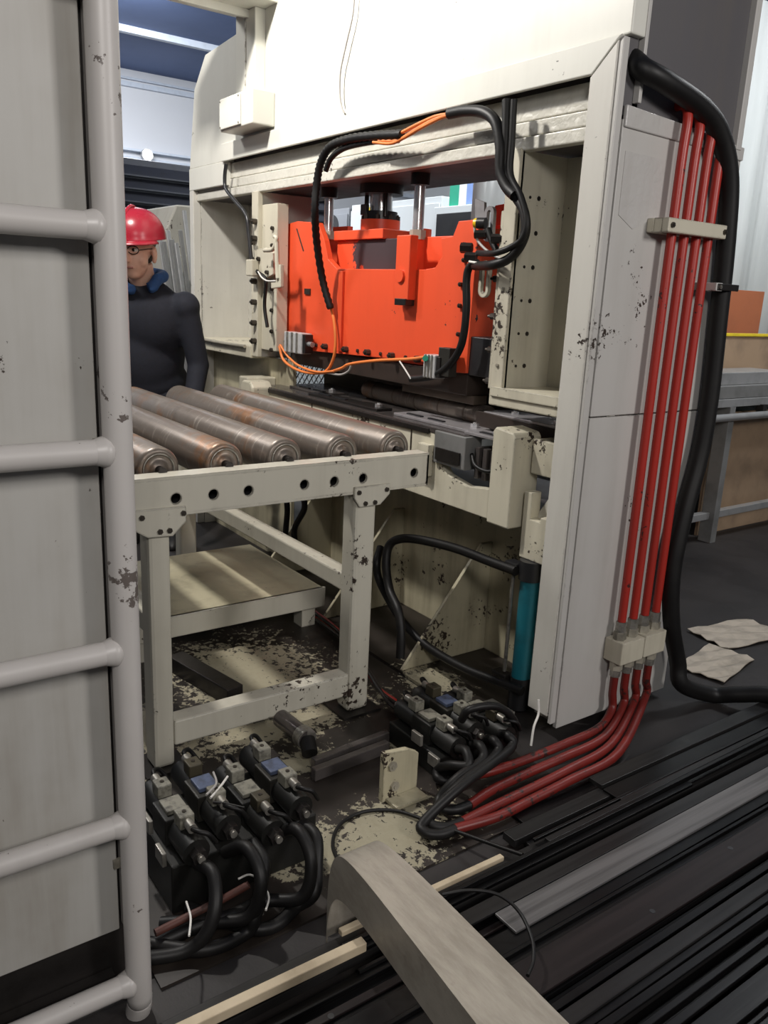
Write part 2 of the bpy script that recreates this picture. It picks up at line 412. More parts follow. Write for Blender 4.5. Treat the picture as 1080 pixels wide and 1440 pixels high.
# crown: front plate with a cut corner, returns, top box
cr = MB().prism([(-4.10, 1.655), (-1.455, 1.655), (-1.455, 2.85), (-3.49, 2.85), (-3.49, 2.30), (-3.90, 2.274), (-4.03, 2.148), (-4.10, 1.80)], 'y', 1.755, 1.775)
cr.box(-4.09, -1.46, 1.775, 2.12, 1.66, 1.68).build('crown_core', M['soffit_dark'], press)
MB().prism([(-4.10, 1.80), (-3.70, 1.80), (-3.70, 1.872), (-1.437, 1.872), (-1.437, 2.85), (-3.49, 2.85), (-3.49, 2.30), (-3.90, 2.274), (-4.03, 2.148)], 'y', 1.703, 1.755).build('crown_front', CW, press, .004)
# side of the crown: dark plate inset between light edge strips
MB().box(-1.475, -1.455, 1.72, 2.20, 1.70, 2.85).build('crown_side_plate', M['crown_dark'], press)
MB().box(-1.475, -1.437, 2.19, 2.215, 1.68, 2.85).build('edge_strip', M['column_grey'], press, .002)
MB().box(-1.475, -1.437, 1.756, 1.768, 1.73, 2.85).build('edge_strip', M['column_grey'], press, .002)
# welded angle border: horizontal leg and post, mitred
MB().prism([(-3.70, 1.797), (-1.535, 1.797), (-1.452, 1.872), (-3.70, 1.872)], 'y', 1.688, 1.702).box(-3.70, -1.60, 1.702, 1.75, 1.860, 1.872).build('border_angle', CW, press, .003)
MB().prism([(-1.541, .07), (-1.462, .07), (-1.462, 1.862), (-1.541, 1.791)], 'y', 1.690, 1.702).build('post_face', W, press, .003)
MB().prism([(1.694, .05), (1.716, .05), (1.716, 1.868), (1.694, 1.868)], 'x', -1.461, -1.449).build('post_return', M['column_grey'], press, .002)
MB().box(-1.541, -1.529, 1.702, 1.76, .07, 1.78).build('post_flange', W, press)
# rippled weld strips below the border
MB().box(-4.08, -1.545, 1.738, 1.756, 1.732, 1.797).build('weld_strip', M['crown_ripple'], press, .003)
MB().box(-4.09, -1.545, 1.728, 1.756, 1.690, 1.728).build('weld_strip', M['crown_ripple'], press, .004)
MB().box(-4.10, -1.545, 1.720, 1.756, 1.652, 1.687).build('weld_strip', M['crown_ripple'], press, .004)
MB().box(-4.10, -3.70, 1.700, 1.738, 1.70, 1.80).build('corner_plate', CW, press, .003)
# right column: outer panels with a real joint
MB().box(-1.462, -1.447, 1.720, 2.235, .958, 1.690).build('column_panel', M['column_grey'], press, .002)
MB().box(-1.462, -1.4475, 1.720, 2.235, .03, .954).build('column_panel', M['column_grey'], press, .002)
MB().prism([(1.722, 1.722), (2.05, 1.705), (2.05, 1.665), (1.722, 1.672)], 'x', -1.452, -1.440).build('lip_sheet', M['column_ripple'], press, .003)
MB().prism([(2.06, 1.70), (2.235, 1.69), (2.235, 1.655), (2.06, 1.66)], 'x', -1.452, -1.440).build('lip_sheet', M['column_ripple'], press, .003)
MB().prism([(1.74, 1.62), (1.90, 1.618), (1.90, 1.48), (1.80, 1.44), (1.74, 1.47)], 'x', -1.449, -1.4455).build('weld_patch', M['column_ripple'], press)
MB().box(-1.80, -1.462, 2.22, 2.235, .03, 1.69).build('column_back', W, press)
# right recess: guide wall, back wall, sill
MB().box(-1.800, -1.790, 1.725, 2.20, .96, 1.655).build('recess_wall', M['recess_grey'], press)
MB().box(-1.790, -1.462, 1.905, 1.915, .96, 1.655).build('recess_wall', M['recess_grey'], press)
MB().box(-1.474, -1.463, 1.725, 1.905, .96, 1.655).build('recess_wall', M['recess_grey'], press)
rs = MB().box(-1.84, -1.535, 1.712, 1.905, .940, .996).build('sill', M['bed_cream'], press, .004)
MB().box(-1.83, -1.54, 1.706, 1.712, .968, .997).build('sill_lip', M['bed_cream'], rs, .002)
gr = MB().box(-1.842, -1.790, 1.715, 1.735, .95, 1.660).build('guide_rail', M['guide_cream'], press, .003)
MB().box(-1.872, -1.842, 1.735, 1.80, .985, 1.50).build('gib', M['guide_cream'], gr, .002)
for zz in (1.005, 1.10, 1.20, 1.31, 1.36, 1.42):
    bolt(gr, (-1.872, 1.76, zz), (-1, -.25, 0), .010, .030, M['bolt'])
for zz in (1.06, 1.14, 1.28): bolt(gr, (-1.815, 1.715, zz), (0, -1, 0), .006, .004, M['bolt_cream'])
for i in range(6):
    for yy, rr in ((1.80, .007), (1.765, .0045)): bolt(press, (-1.790, yy, 1.06 + i*.095), (1, 0, 0), rr, .002, M['dark_steel'], 'plug')
# left column
MB().box(-4.10, -4.055, 1.700, 1.74, 0, 1.70).build('post_face', W, press, .004)
MB().box(-4.098, -4.05, 1.74, 2.235, 0, 1.66).build('recess_wall', W, press)
MB().box(-4.05, -3.44, 2.0, 2.012, .95, 1.655).build('recess_wall', W, press)
ls = MB().box(-4.055, -3.44, 1.708, 2.0, .940, .995).build('sill', M['bed_cream'], press, .004)
MB().tube([(-4.04, 1.70, .992), (-3.8, 1.698, .988), (-3.48, 1.70, .990)], .008, 8, 4).build('sill_bead', M['bolt_cream'], ls)
lg = MB().box(-3.445, -3.385, 1.715, 1.74, .95, 1.655).build('guide_rail', M['guide_cream'], press, .003)
MB().box(-3.385, -3.245, 1.735, 1.79, .985, 1.60).build('gib', M['guide_cream'], lg, .003)
for i, zz in enumerate((1.02, 1.10, 1.19, 1.28, 1.37, 1.46, 1.53)):
    bolt(lg, (-3.40, 1.715, zz), (0, -1, 0), .013, .022)
    bolt(lg, (-3.28, 1.735, zz - .03), (0, -1, 0), .009, .010)
MB().box(-4.055, -3.20, 1.80, 1.815, 0, .945).build('lower_plate', M['base_cream_oily'], press)
MB().box(-3.44, -3.40, 1.74, 2.0, .95, 1.655).build('guide_wall', W, press)
# bed
BC = M['bed_cream']
MB().prism([(-3.34, .59), (-1.70, .59), (-1.70, .70), (-1.80, .685), (-1.90, .672), (-2.0, .69), (-2.03, .72), (-2.05, .815), (-3.34, .815)], 'y', 1.703, 1.735).build('bed_front', BC, press, .003)
bt = MB().box(-3.32, -1.92, 1.700, 2.20, .815, .832).build('bed_top', M['oily_steel'], press, .002)
MB().box(-3.30, -2.10, 1.695, 1.712, .808, .826).build('edge_bar', M['dark_steel'], bt, .002)
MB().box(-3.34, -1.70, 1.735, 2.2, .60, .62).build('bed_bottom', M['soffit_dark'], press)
# slotted plates and bits lying bolted on the bed
for (x0, x1, y0, y1, mt) in ((-2.36, -1.95, 1.74, 1.86, 'plate_steel'), (-2.95, -2.45, 1.73, 1.80, 'dark_steel'), (-3.2, -2.9, 1.78, 1.9, 'oily_steel'), (-1.95, -1.80, 1.72, 1.80, 'plate_steel')):
    pl = MB().box(x0, x1, y0, y1, .832, .842).build('clamp_plate', M[mt], press, .002)
    for k in range(2): MB().box(x0 + .05 + k*.12, x0 + .13 + k*.12, y0 + .02, y0 + .035, .842, .846).build('slot_insert', M['black_plastic'], pl)
    bolt(pl, (x1 - .04, (y0 + y1)/2, .842), (0, 0, 1), .014, .012, M['chrome'])
MB().cyl((-2.80, 1.93, .868), (-2.02, 1.885, .868), .036, 24).build('forming_bar', M['roller_steel'], press)
for k in range(5): MB().cyl((-2.72 + k*.15, 1.926 - k*.0087, .868), (-2.712 + k*.15, 1.9255 - k*.0087, .868), .038, 24).build('bar_ring', M['die_tan'], press)
cl = MB().prism([(-2.02, .840), (-1.60, .840), (-1.60, .882), (-2.02, .892)], 'y', 1.83, 1.96).build('bar_clamp', M['die_brown'], press, .002)
MB().box(-1.99, -1.63, 1.835, 1.955, .884, .894).build('clamp_cap', M['plate_steel'], cl, .002)
for xx, yy in ((-1.70, 1.87), (-1.76, 1.92), (-1.90, 1.89)): bolt(cl, (xx, yy, .894), (0, 0, 1), .012, .008, M['chrome'])
# notch: feed gauge block and bracket
nb = MB().box(-2.06, -1.905, 1.690, 1.76, .722, .828).build('gauge_block', M['grey_paint'], press, .003)
MB().box(-2.045, -1.925, 1.684, 1.690, .735, .775).build('gauge_plate', M['dark_steel'], nb)
for k in range(3): MB().box(-1.89 + k*.035, -1.872 + k*.035, 1.72, 1.80, .70, .80).build('gauge_leaf', M['oily_steel'], press, .002)
MB().tube([(-1.90, 1.715, .775), (-1.86, 1.70, .745), (-1.80, 1.71, .74), (-1.775, 1.73, .79)], .006, 8).build('gauge_cable', M['black_rubber'], nb)
br = MB().box(-2.135, -2.075, 1.680, 1.703, .668, .775).build('gauge_bracket', BC, press, .003); bolt(br, (-2.10, 1.68, .705), (0, -1, 0), .013, .014)
MB().box(-2.60, -2.36, 1.692, 1.703, .695, .760).build('slot_cover', BC, press, .002)
MB().box(-2.63, -2.34, 1.690, 1.7035, .764, .774).build('slot_edge', M['dark_steel'], press)
MB().box(-3.18, -3.02, 1.692, 1.7035, .748, .764).build('slot_edge', M['dark_steel'], press)
for xx in (-2.87, -2.20): MB().box(xx - .0025, xx + .0025, 1.7005, 1.7035, .66, .81).build('joint', M['bolt'], press)
# bed ends
MB().prism([(-1.785, .585), (-1.690, .585), (-1.690, .86), (-1.700, .875), (-1.775, .883), (-1.785, .87)], 'y', 1.690, 1.80).build('bed_end_plate', BC, press, .005)
MB().prism([(-3.36, .60), (-3.24, .60), (-3.24, .83), (-3.27, .855), (-3.34, .855), (-3.36, .83)], 'y', 1.62, 1.72).build('bed_end_plate', BC, press, .008)
MB().box(-3.46, -3.36, 1.66, 1.80, .60, .86).build('bed_end_block', BC, press, .006)
MB().box(-1.680, -1.585, 1.755, 1.84, .755, .858).build('stop_block', BC, press, .003)
MB().prism([(-1.672, .50), (-1.56, .50), (-1.56, .64), (-1.60, .64), (-1.60, .625), (-1.640, .625), (-1.640, .705), (-1.672, .705)], 'y', 1.73, 1.77).build('cylinder_yoke', BC, press, .003)
MB().bar((-1.64, 1.79, .60), (-1.555, 1.80, .74), .05, .055, (0, 1, 0)).build('lever_arm', W, press, .008)
# under the bed: back plate, gussets, base
MB().box(-3.34, -1.60, 1.95, 1.965, .0125, .60).build('base_back_plate', M['base_cream_oily'], press)
for xx in (-2.03, -2.55, -3.1): MB().prism([(1.575, .0125), (1.95, .0125), (1.95, .42), (1.90, .42)], 'x', xx, xx + .014).build('gusset', M['base_cream_oily'], press, .002)
MB().box(-3.40, -1.62, 1.57, 1.97, .0005, .012).build('base_flange', M['base_plate_worn'], press)
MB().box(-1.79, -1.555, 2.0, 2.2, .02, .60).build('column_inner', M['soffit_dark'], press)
MB().box(-1.555, -1.462, 1.74, 1.76, .03, .94).build('column_inner_web', M['recess_grey'], press)
# bottom bead of the dies under the ram
MB().box(-3.26, -2.06, 1.815, 2.0, .935, 1.010).build('upper_die', M['die_brown'], press, .003)
MB().box(-2.45, -2.05, 1.84, 1.90, .905, .935).build('die_insert', M['die_tan'], press, .002)
MB().box(-2.36, -1.875, 2.03, 2.05, .83, 1.02).build('rear_guard', M['die_tan'], press)
MB().box(-3.35, -2.36, 2.05, 2.07, .83, .97).build('rear_guard', M['die_brown'], press)
MB().box(-2.30, -2.20, 1.90, 1.98, .84, .935).build('die_post', M['dark_steel'], press)
# ------------------------------------------------------------------ ram
ram_out = xz([(401, 490), (401, 316), (418, 311), (447, 313), (456, 338), (461, 364), (474, 378), (597, 379), (612, 376), (622, 360), (620, 335), (637, 332), (645, 311), (674, 308), (655, 525), (641, 524), (636, 513)], 1.80)
ram = MB().prism(ram_out, 'y', 1.80, 1.825).build('ram', M['ram_red'], press, .002)
tag(ram, 'orange red painted ram plate with raised ends')
MB().box(-3.27, -2.075, 1.825, 2.02, 1.012, 1.335).build('ram_body', M['ram_red'], ram)
MB().box(-2.98, -2.25, 1.87, 2.02, 1.335, 1.452).build('ram_head', M['ram_worn'], ram, .003)
MB().prism([(-3.29, 1.33), (-3.05, 1.33), (-3.06, 1.52), (-3.29, 1.52)], 'y', 1.97, 1.995).build('rear_ear', M['ram_red'], ram)
MB().prism([(-2.24, 1.33), (-2.00, 1.33), (-2.00, 1.53), (-2.06, 1.56), (-2.14, 1.50)], 'y', 1.97, 1.995).build('rear_ear', M['ram_red'], ram)
MB().prism(xz([(697, 318), (697, 300), (703, 290), (718, 287), (718, 318)], 1.98), 'y', 1.96, 2.0).build('guide_ear', M['ram_red'], ram)
MB().box(-2.075, -2.062, 1.825, 2.02, 1.012, 1.47).build('ram_cheek', M['ram_red'], ram)
MB().box(-2.06, -1.935, 1.81, 1.99, 1.005, 1.13).build('slide_pad', M['black_plastic'], ram, .003)
MB().box(-3.355, -3.30, 1.80, 1.83, 1.15, 1.35).build('slide_bracket', M['ram_red'], ram)
MB().box(-3.35, -3.29, 1.81, 1.95, 1.005, 1.15).build('slide_pad', M['black_plastic'], ram, .003)
MB().box(-2.985, -2.64, 1.855, 2.04, 1.452, 1.488).build('cylinder_flange', M['ram_red'], ram, .003)
MB().cyl((-2.80, 1.955, 1.488), (-2.80, 1.955, 1.530), .078, 28).build('coupling_collar', M['ram_red'], ram)
MB().cyl((-2.80, 1.955, 1.530), (-2.80, 1.955, 1.562), .066, 28).build('coupling', M['black_plastic'], ram)
for a in range(8): bolt(ram, (-2.80 + .068*math.cos(a*.785), 1.955 + .068*math.sin(a*.785), 1.530), (0, 0, 1), .010, .016)
MB().cyl((-2.80, 1.955, 1.56), (-2.80, 1.955, 1.64), .044, 24).build('piston_rod', M['chrome'], ram)
MB().box(-2.835, -2.80, 1.88, 1.90, 1.545, 1.585).build('rod_key', M['black_plastic'], ram, .003)
for dx in (-.065, .065): MB().cyl((-2.80 + dx, 1.93, 1.54), (-2.80 + dx, 1.93, 1.64), .009, 10).build('stud', M['dark_steel'], ram)
MB().cyl((-2.80, 1.955, 1.625), (-2.80, 1.955, 1.662), .085, 24).build('cylinder_gland', M['black_plastic'], ram)
MB().cyl((-2.56, 1.98, 1.452), (-2.56, 1.98, 1.492), .035, 6).build('stud_block', M['ram_red'], ram)
for xx, yy, zb in ((-2.42, 1.852, 1.452), (-3.06, 1.875, 1.47)):
    g = MB().cyl((xx, yy, zb), (xx, yy, 1.66), .0195, 24).build('guide_rod', M['chrome'], ram)
    MB().cyl((xx, yy, zb - .01), (xx, yy, zb + .022), .029, 6, smooth=False).build('rod_nut', M['bolt_cream'], g)
    MB().cyl((xx, yy, 1.622), (xx, yy, 1.662), .034, 20).build('rod_gland', M['black_plastic'], g)
MB().box(-2.472, -2.40, 1.80, 1.90, 1.335, 1.452).build('rod_seat', M['ram_red'], ram, .002)
hb = MB().box(-2.425, -2.345, 1.765, 1.80, 1.235, 1.450).build('lifting_bar', M['ram_red'], ram, .003)
MB().box(-2.415, -2.350, 1.760, 1.80, 1.215, 1.238).build('bar_foot', M['dark_steel'], hb, .002)
MB().cyl((-2.39, 1.757, 1.315), (-2.39, 1.767, 1.315), .022, 20).build('dowel', M['ram_red'], hb)
MB().box(-2.835, -2.805, 1.788, 1.80, 1.02, 1.33).build('stiffener', M['ram_red'], ram, .002)
MB().box(-3.11, -3.065, 1.794, 1.80, 1.235, 1.258).build('data_plate', M['bolt'], ram)
MB().bar((-3.19, 1.798, 1.50), (-3.13, 1.798, 1.41), .004, .004).build('slit', M['bolt'], ram)
for i in range(15):
    xx = -3.24 + i*.078
    bolt(ram, (xx, 1.80, 1.030 + .0004*i), (0, -1, 0), .0075 if i % 2 else .012, .006 if i % 2 else .020)
for (a, c_) in ((655, 344), (654, 366), (649, 400), (648, 430), (646, 470), (643, 500)):
    bolt(ram, P(a, c_, y=1.80), (0, -1, 0), .0075, .010)
bolt(ram, P(668, 447, y=1.83), (0, -1, 0), .014, .01, M['black_plastic'], 'plug')
# beam standing out over the crown and the trunking with its box
ob = MB().box(-3.49, -3.20, 1.20, 1.703, 2.33, 2.345).box(-3.49, -3.475, 1.20, 1.703, 2.345, 2.45).box(-3.215, -3.20, 1.20, 1.703, 2.345, 2.45).build('outrigger_beam', CW, press, .003)
MB().box(-3.37, -3.355, 1.20, 1.70, 2.300, 2.330).build('beam_rib', CW, ob)
tr = MB().box(-3.475, -3.30, 1.655, 1.703, 2.02, 2.33).build('cable_trunk', CW, press, .003)
MB().box(-3.385, -3.378, 1.650, 1.655, 2.02, 2.33).build('trunk_seam', M['press_white'], tr)
jb = thing('junction_box', (-3.40, 1.64, 1.885), 'small white steel junction box on the front of the crown below the cable trunk', 'junction box')
MB().box(-3.515, -3.215, 1.60, 1.703, 1.885, 2.015).build('box_body', CW, jb, .005)
MB().box(-3.505, -3.31, 1.592, 1.60, 1.892, 2.008).build('box_cover', CW, jb, .003)
for xx, zz in ((-3.495, 1.90), (-3.495, 2.0), (-3.32, 1.90), (-3.32, 2.0)): bolt(jb, (xx, 1.592, zz), (0, -1, 0), .004, .002, M['zinc'], 'screw')

# ================================================================== roller table
tab = thing('roller_table', (-2.55, 1.05, 0), 'cream painted roller conveyor table with five worn steel rollers in front of the press', 'conveyor')
TC = M['table_cream']
rail = MB(); hl = [(y, .744, .0135) for y in (.728, .826, .923, 1.089, 1.184, 1.280, 1.462)]
holed_plate(rail, .45, 1.515, .700, .800, -1.866, -1.874, hl)
rail.box(-1.925, -1.8665, .45, 1.515, .794, .800).box(-1.925, -1.8665, .45, 1.515, .700, .706).box(-1.925, -1.866, 1.509, 1.515, .706, .794).box(-1.925, -1.866, .45, .456, .706, .794)
rl = rail.build('side_rail', TC, tab)
MB().box(-1.930, -1.915, .456, 1.509, .706, .794).build('rail_web', M['black_plastic'], rl)
MB().box(-3.26, -3.20, .45, 1.53, .700, .800).build('side_rail', TC, tab, .003)
for yy in (.455, 1.505): MB().box(-3.20, -1.925, yy - .012, yy + .004, .70, .735).build('cross_rail', TC, tab)
for yy in (.53, .715, .893, 1.072, 1.258, 1.445):
    ro = MB().lathe((-3.185, yy, .802), [(0, 0), (.048, 0), (.053, .004), (.056, .012), (.056, 1.228), (.053, 1.236), (.048, 1.24), (.040, 1.241), (.039, 1.238), (.022, 1.238), (.021, 1.243), (0, 1.243)], Vector((1, 0, 0)), 36).build('roller', M['roller_steel'], tab)
    MB().lathe((-1.945, yy, .802), [(.040, -.001), (.0415, .003), (.0385, .003), (.037, -.001)], Vector((1, 0, 0)), 28).build('bearing_ring', M['zinc'], ro)
    MB().cyl((-1.945, yy, .802), (-1.915, yy, .802), .011, 12).build('roller_shaft', M['dark_steel'], ro)
for (y0, y1) in ((.655, .712), (1.258, 1.332)):
    lf = MB().box(-1.935, -1.868, y0, y1, .014, .70).build('leg', TC, tab, .010)
    MB().box(-1.96, -1.84, y0 - .03, y1 + .03, .0065, .014).build('foot_plate', M['dark_steel'], lf)
    MB().box(-3.25, -3.185, y0, y1, .0065, .70).build('leg', TC, tab, .010)
cp1 = MB().prism([(.60, .727), (.75, .724), (.75, .686), (.715, .652), (.652, .655), (.60, .69)], 'x', -1.866, -1.858).build('corner_plate', TC, tab, .0015)
for yy, zz in ((.742, .708), (.682, .668), (.706, .668), (.638, .708)): bolt(cp1, (-1.858, yy, zz), (1, 0, 0), .007, .005, M['bolt'])
cp2 = MB().prism([(1.248, .722), (1.371, .722), (1.371, .692), (1.338, .662), (1.266, .662), (1.248, .690)], 'x', -1.866, -1.858).build('corner_plate', TC, tab, .0015)
for yy, zz in ((1.262, .706), (1.358, .706), (1.285, .672), (1.318, .672)): bolt(cp2, (-1.858, yy, zz), (1, 0, 0), .007, .005, M['bolt'])
MB().box(-1.925, -1.870, .712, 1.260, .068, .140).build('stretcher', TC, tab, .005)
MB().box(-3.19, -1.925, 1.272, 1.325, .380, .435).build('stretcher', TC, tab, .005)
MB().box(-3.19, -1.925, .66, .71, .380, .435).build('stretcher', TC, tab, .005)
# low platform standing under the table
lp = thing('low_platform', (-2.85, 1.2, 0), 'low cream steel platform on the floor underneath the roller table', 'platform')
MB().box(-3.12, -2.50, .80, 1.55, .150, .162).build('deck', M['base_cream_oily'], lp, .002)
MB().box(-2.512, -2.498, .80, 1.56, .085, .162).build('edge_beam', TC, lp, .002)
for xx, yy in ((-2.55, .84), (-2.55, 1.5), (-3.08, .84), (-3.08, 1.5)): MB().box(xx - .03, xx + .03, yy - .03, yy + .03, .0065, .150).build('leg', TC, lp)
tag(MB().bar(P(247, 930, z=.03), P(331, 979, z=.03), .06, .06).build('floor_rail', M['dark_steel'], None, .003), 'dark square steel bar lying on the floor under the roller table', 'steel bar')
tag(MB().box(-3.35, -1.20, .42, 1.56, .0005, .006).build('base_plate', M['base_plate_worn']), 'oil blackened steel floor plate with islands of peeling cream paint', 'floor plate')

# ================================================================== ladder-framed panel near the camera
pn = thing('ladder_panel', (-1.2, -.3, 0), 'grey sheet metal guard panel with a welded tube ladder frame, seen close up', 'guard panel')
MB().box(-1.225, -1.205, -1.3, .352, .165, 2.6).build('sheet', M['panel_grey'], pn, .002)
MB().box(-1.222, -1.200, .3595, .372, .165, 2.6).build('edge_strip', M['tube_grey'], pn, .002)
MB().box(-1.24, -1.226, -1.3, .375, .02, 2.6).build('backing_plate', M['dark_steel'], pn)
tb = M['tube_grey']
MB().tube([(-1.163, .368, 2.6), (-1.163, .368, 1.5), (-1.163, .368, .6), (-1.163, .368, .10), (-1.170, .371, .04), (-1.18, .37, .001)], .0215, 20, 4).build('upright_tube', tb, pn)
for zz in (.085, .40, .705, 1.015, 1.32, 1.63, 1.94):
    rg = MB().cyl((-1.163, -1.3, zz), (-1.163, .345, zz), .0185, 18).cyl((-1.163, .345, zz), (-1.163, .374, zz), .0185, 18, .016).build('rung', tb, pn)
    MB().lathe((-1.163, .346, zz), [(.0186, -.012), (.0225, 0), (.0235, .006), (.020, .012)], Vector((0, 1, 0)), 18).build('weld_bead', tb, rg)
MB().box(-1.224, -1.204, -1.3, .34, .028, .075).build('bottom_bar', M['dark_steel'], pn)
for zz in (.30, 1.02): MB().box(-1.206, -1.199, .345, .360, zz - .008, zz + .008).build('weld_tab', M['bolt_cream'], pn)

# ================================================================== red pipes, clamps, black hose on the column
PY = (1.918, 1.972, 2.026, 2.080)
ORD = ('first', 'second', 'third', 'fourth')
for i, yy in enumerate(PY):
    x0 = -1.412
    tag(MB().tube([(-1.462, yy + .015, 1.752 - i*.012), (-1.43, yy + .010, 1.748 - i*.012), (x0, yy + .006, 1.715 - i*.012), (x0, yy + .002, 1.60), (x0, yy, 1.2), (x0, yy, .8), (x0, yy, .345)], .0125, 14, 5)
        .build('hydraulic_pipe', M['pipe_red'], None, loc=(x0, yy, .345)),
        'tall red hydraulic pipe on the column side, %s from the front post' % ORD[i], 'pipe', 'tall red pipes on the press column')
uc = thing('pipe_clamp', (-1.43, 1.98, 1.435), 'cream bar clamp bolted across the upper red pipes', 'pipe clamp')
MB().box(-1.399, -1.378, 1.855, 2.112, 1.436, 1.472).build('front_bar', M['guide_cream'], uc, .003)
MB().box(-1.446, -1.425, 1.855, 2.112, 1.436, 1.472).build('rear_bar', M['guide_cream'], uc, .003)
for yy in (1.870, 2.100): bolt(uc, (-1.378, yy, 1.454), (1, 0, 0), .007, .006); MB().box(-1.425, -1.399, yy - .012, yy + .012, 1.436, 1.472).build('spacer', M['guide_cream'], uc)
lb = thing('pipe_manifold_block', (-1.42, 2.0, .21), 'cream two-piece coupling block joining the red pipes low on the column', 'coupling block')
MB().box(-1.446, -1.380, 1.895, 1.999, .217, .288).build('half_block', M['guide_cream'], lb, .003)
MB().box(-1.446, -1.380, 2.002, 2.104, .219, .290).build('half_block', M['guide_cream'], lb, .003)
for yy in PY:
    n_ = MB().cyl((-1.412, yy, .289), (-1.412, yy, .312), .0195, 6, smooth=False).build('fitting', M['bolt_cream'], lb)
    MB().cyl((-1.412, yy, .312), (-1.412, yy, .344), .016, 6, smooth=False).build('lock_nut', M['zinc'], n_)
    n_ = MB().cyl((-1.412, yy, .190), (-1.412, yy, .218), .0195, 6, smooth=False).build('fitting', M['bolt_cream'], lb)
    MB().cyl((-1.412, yy, .168), (-1.412, yy, .190), .016, 6, smooth=False).build('lock_nut', M['zinc'], n_)
low = [[(858, 1000), (842, 1024), (790, 1048), (740, 1068), (690, 1085), (655, 1092)],
       [(874, 1006), (850, 1036), (790, 1066), (740, 1088), (690, 1112), (660, 1132)],
       [(888, 1010), (860, 1046), (800, 1082), (740, 1112), (690, 1136), (650, 1156)],
       [(900, 1012), (870, 1058), (800, 1098), (745, 1126), (700, 1148), (640, 1166)]]
for i, yy in enumerate(PY):
    pts = [(-1.412, yy, .168), (-1.412, yy, .11), (-1.405, yy - .003, .06)]
    pts += [tuple(P(a, c_, z=.028 + (.01 if k < 2 else 0))) for k, (a, c_) in enumerate(low[i][1:])]
    tag(MB().tube(pts, .0125, 12, 6).build('hydraulic_pipe', M['pipe_red_oily'], None, loc=pts[0]), 'red hydraulic pipe bending from the coupling block onto the floor, %s from the front post' % ORD[i], 'pipe', 'short red pipes below the coupling block')
hose = [(-1.50, 1.742, 1.845), (-1.462, 1.752, 1.825)] + [tuple(P(a, c_, x=xx)) for a, c_, xx in ((905, 98, -1.425), (935, 115, -1.405), (985, 150, -1.40), (1012, 188, -1.40), (1025, 250, -1.40), (1021, 340, -1.405), (1010, 450, -1.41), (998, 560, -1.41), (984, 640, -1.41), (963, 720, -1.405), (946, 800, -1.40), (944, 870, -1.39), (953, 930, -1.385), (959, 962, -1.365))] + [(-1.335, 2.33, .032), (-1.27, 2.37, .050), (-1.19, 2.41, .075), (-1.08, 2.45, .085)]
tag(MB().tube(hose, .0265, 16, 6).build('cable_conduit', M['black_rubber'], None, loc=hose[-1]), 'thick black rubber conduit running down the column beside the red pipes', 'hose')
hc = thing('hose_clip', (-1.43, 2.17, 1.30), 'small steel clip holding the thick black conduit on the column', 'clip')
MB().box(-1.446, -1.375, 2.095, 2.125, 1.300, 1.322).build('clip_strap', M['column_grey'], hc, .002)
MB().box(-1.379, -1.372, 2.100, 2.20, 1.302, 1.320).build('clip_front', M['dark_steel'], hc, .002)
bolt(hc, (-1.372, 2.108, 1.311), (1, 0, 0), .006, .004, M['zinc'])

# ================================================================== cables and hoses on the press
def cable(name, pts, r, mat, label, cat='cable', ribs=0, sub=6, n=10, group=None):
    pts = [Vector(p) for p in pts]
    return tag(MB().tube(pts, r, n, sub, ribs).build(name, M[mat], None, loc=min(pts, key=lambda q: q.z)), label, cat, group)
def path(y, *pts): return [tuple(P(p[0], p[1], y=(p[2] if len(p) > 2 else y))) for p in pts]
cable('corrugated_conduit', path(1.66, (565, 189), (525, 191), (490, 196), (464, 207), (451, 230), (445, 262), (443, 300), (446, 345, 1.70), (454, 395, 1.74), (465, 434, 1.76)), .0145, 'black_rubber', 'black corrugated conduit hanging from the crown in front of the red ram', 'conduit', .10, 10, 12)
cable('rubber_hose', path(1.67, (560, 197), (520, 200), (485, 208), (466, 222), (458, 240)), .010, 'black_rubber', 'short black hose stub beside the corrugated conduit under the crown', 'hose')
for k, (dx, dy) in enumerate(((0, 0), (5, 3), (-3, 5))):
    cable('orange_cable', path(1.66, (528 + dx, 195 + dy), (556 + dx, 190 + dy*2.2), (585 + dx, 176 + dy*1.6), (612 + dx, 164 + dy), (636, 160)), .0055, 'orange_wire', 'orange cable of the bundle strung below the crown border', group='orange cables below the crown border')
cable('rubber_hose', path(1.66, (632, 160), (655, 156), (680, 158), (697, 172), (704, 205), (704, 240), (712, 262), (724, 275)), .016, 'black_rubber', 'thick black hose bending down from the crown border beside the recess', 'hose')
cable('rubber_hose', path(1.67, (713, 140), (712, 190), (710, 232), (720, 268), (736, 295), (739, 325), (729, 350), (712, 366), (690, 373), (668, 374, 1.74)), .0135, 'black_rubber', 'black hose looping over the right guide rail toward the sensor', 'hose')
cable('rubber_hose', path(1.66, (723, 140), (720, 200), (718, 245), (732, 275), (741, 310), (735, 335), (718, 348), (695, 356), (672, 356, 1.74)), .009, 'black_rubber', 'thin black hose beside the looping hose on the right guide rail', 'hose')
cable('rubber_hose', path(1.75, (672, 370), (660, 376), (656, 395), (656, 430), (653, 465), (646, 492), (630, 515), (610, 528), (592, 532), (578, 533)), .0125, 'black_rubber', 'black hose hanging down the edge of the red ram to the small cylinder', 'hose')
cable('grey_cable', path(1.73, (667, 318), (670, 335), (682, 350), (700, 362), (716, 364)), .004, 'grey_wire', 'thin grey sensor wire arching across the right guide rail')
cable('grey_cable', path(1.72, (660, 368), (680, 371), (703, 370), (718, 360), (722, 345)), .004, 'white_wire', 'pale sensor wire looping below the yellow sensor')
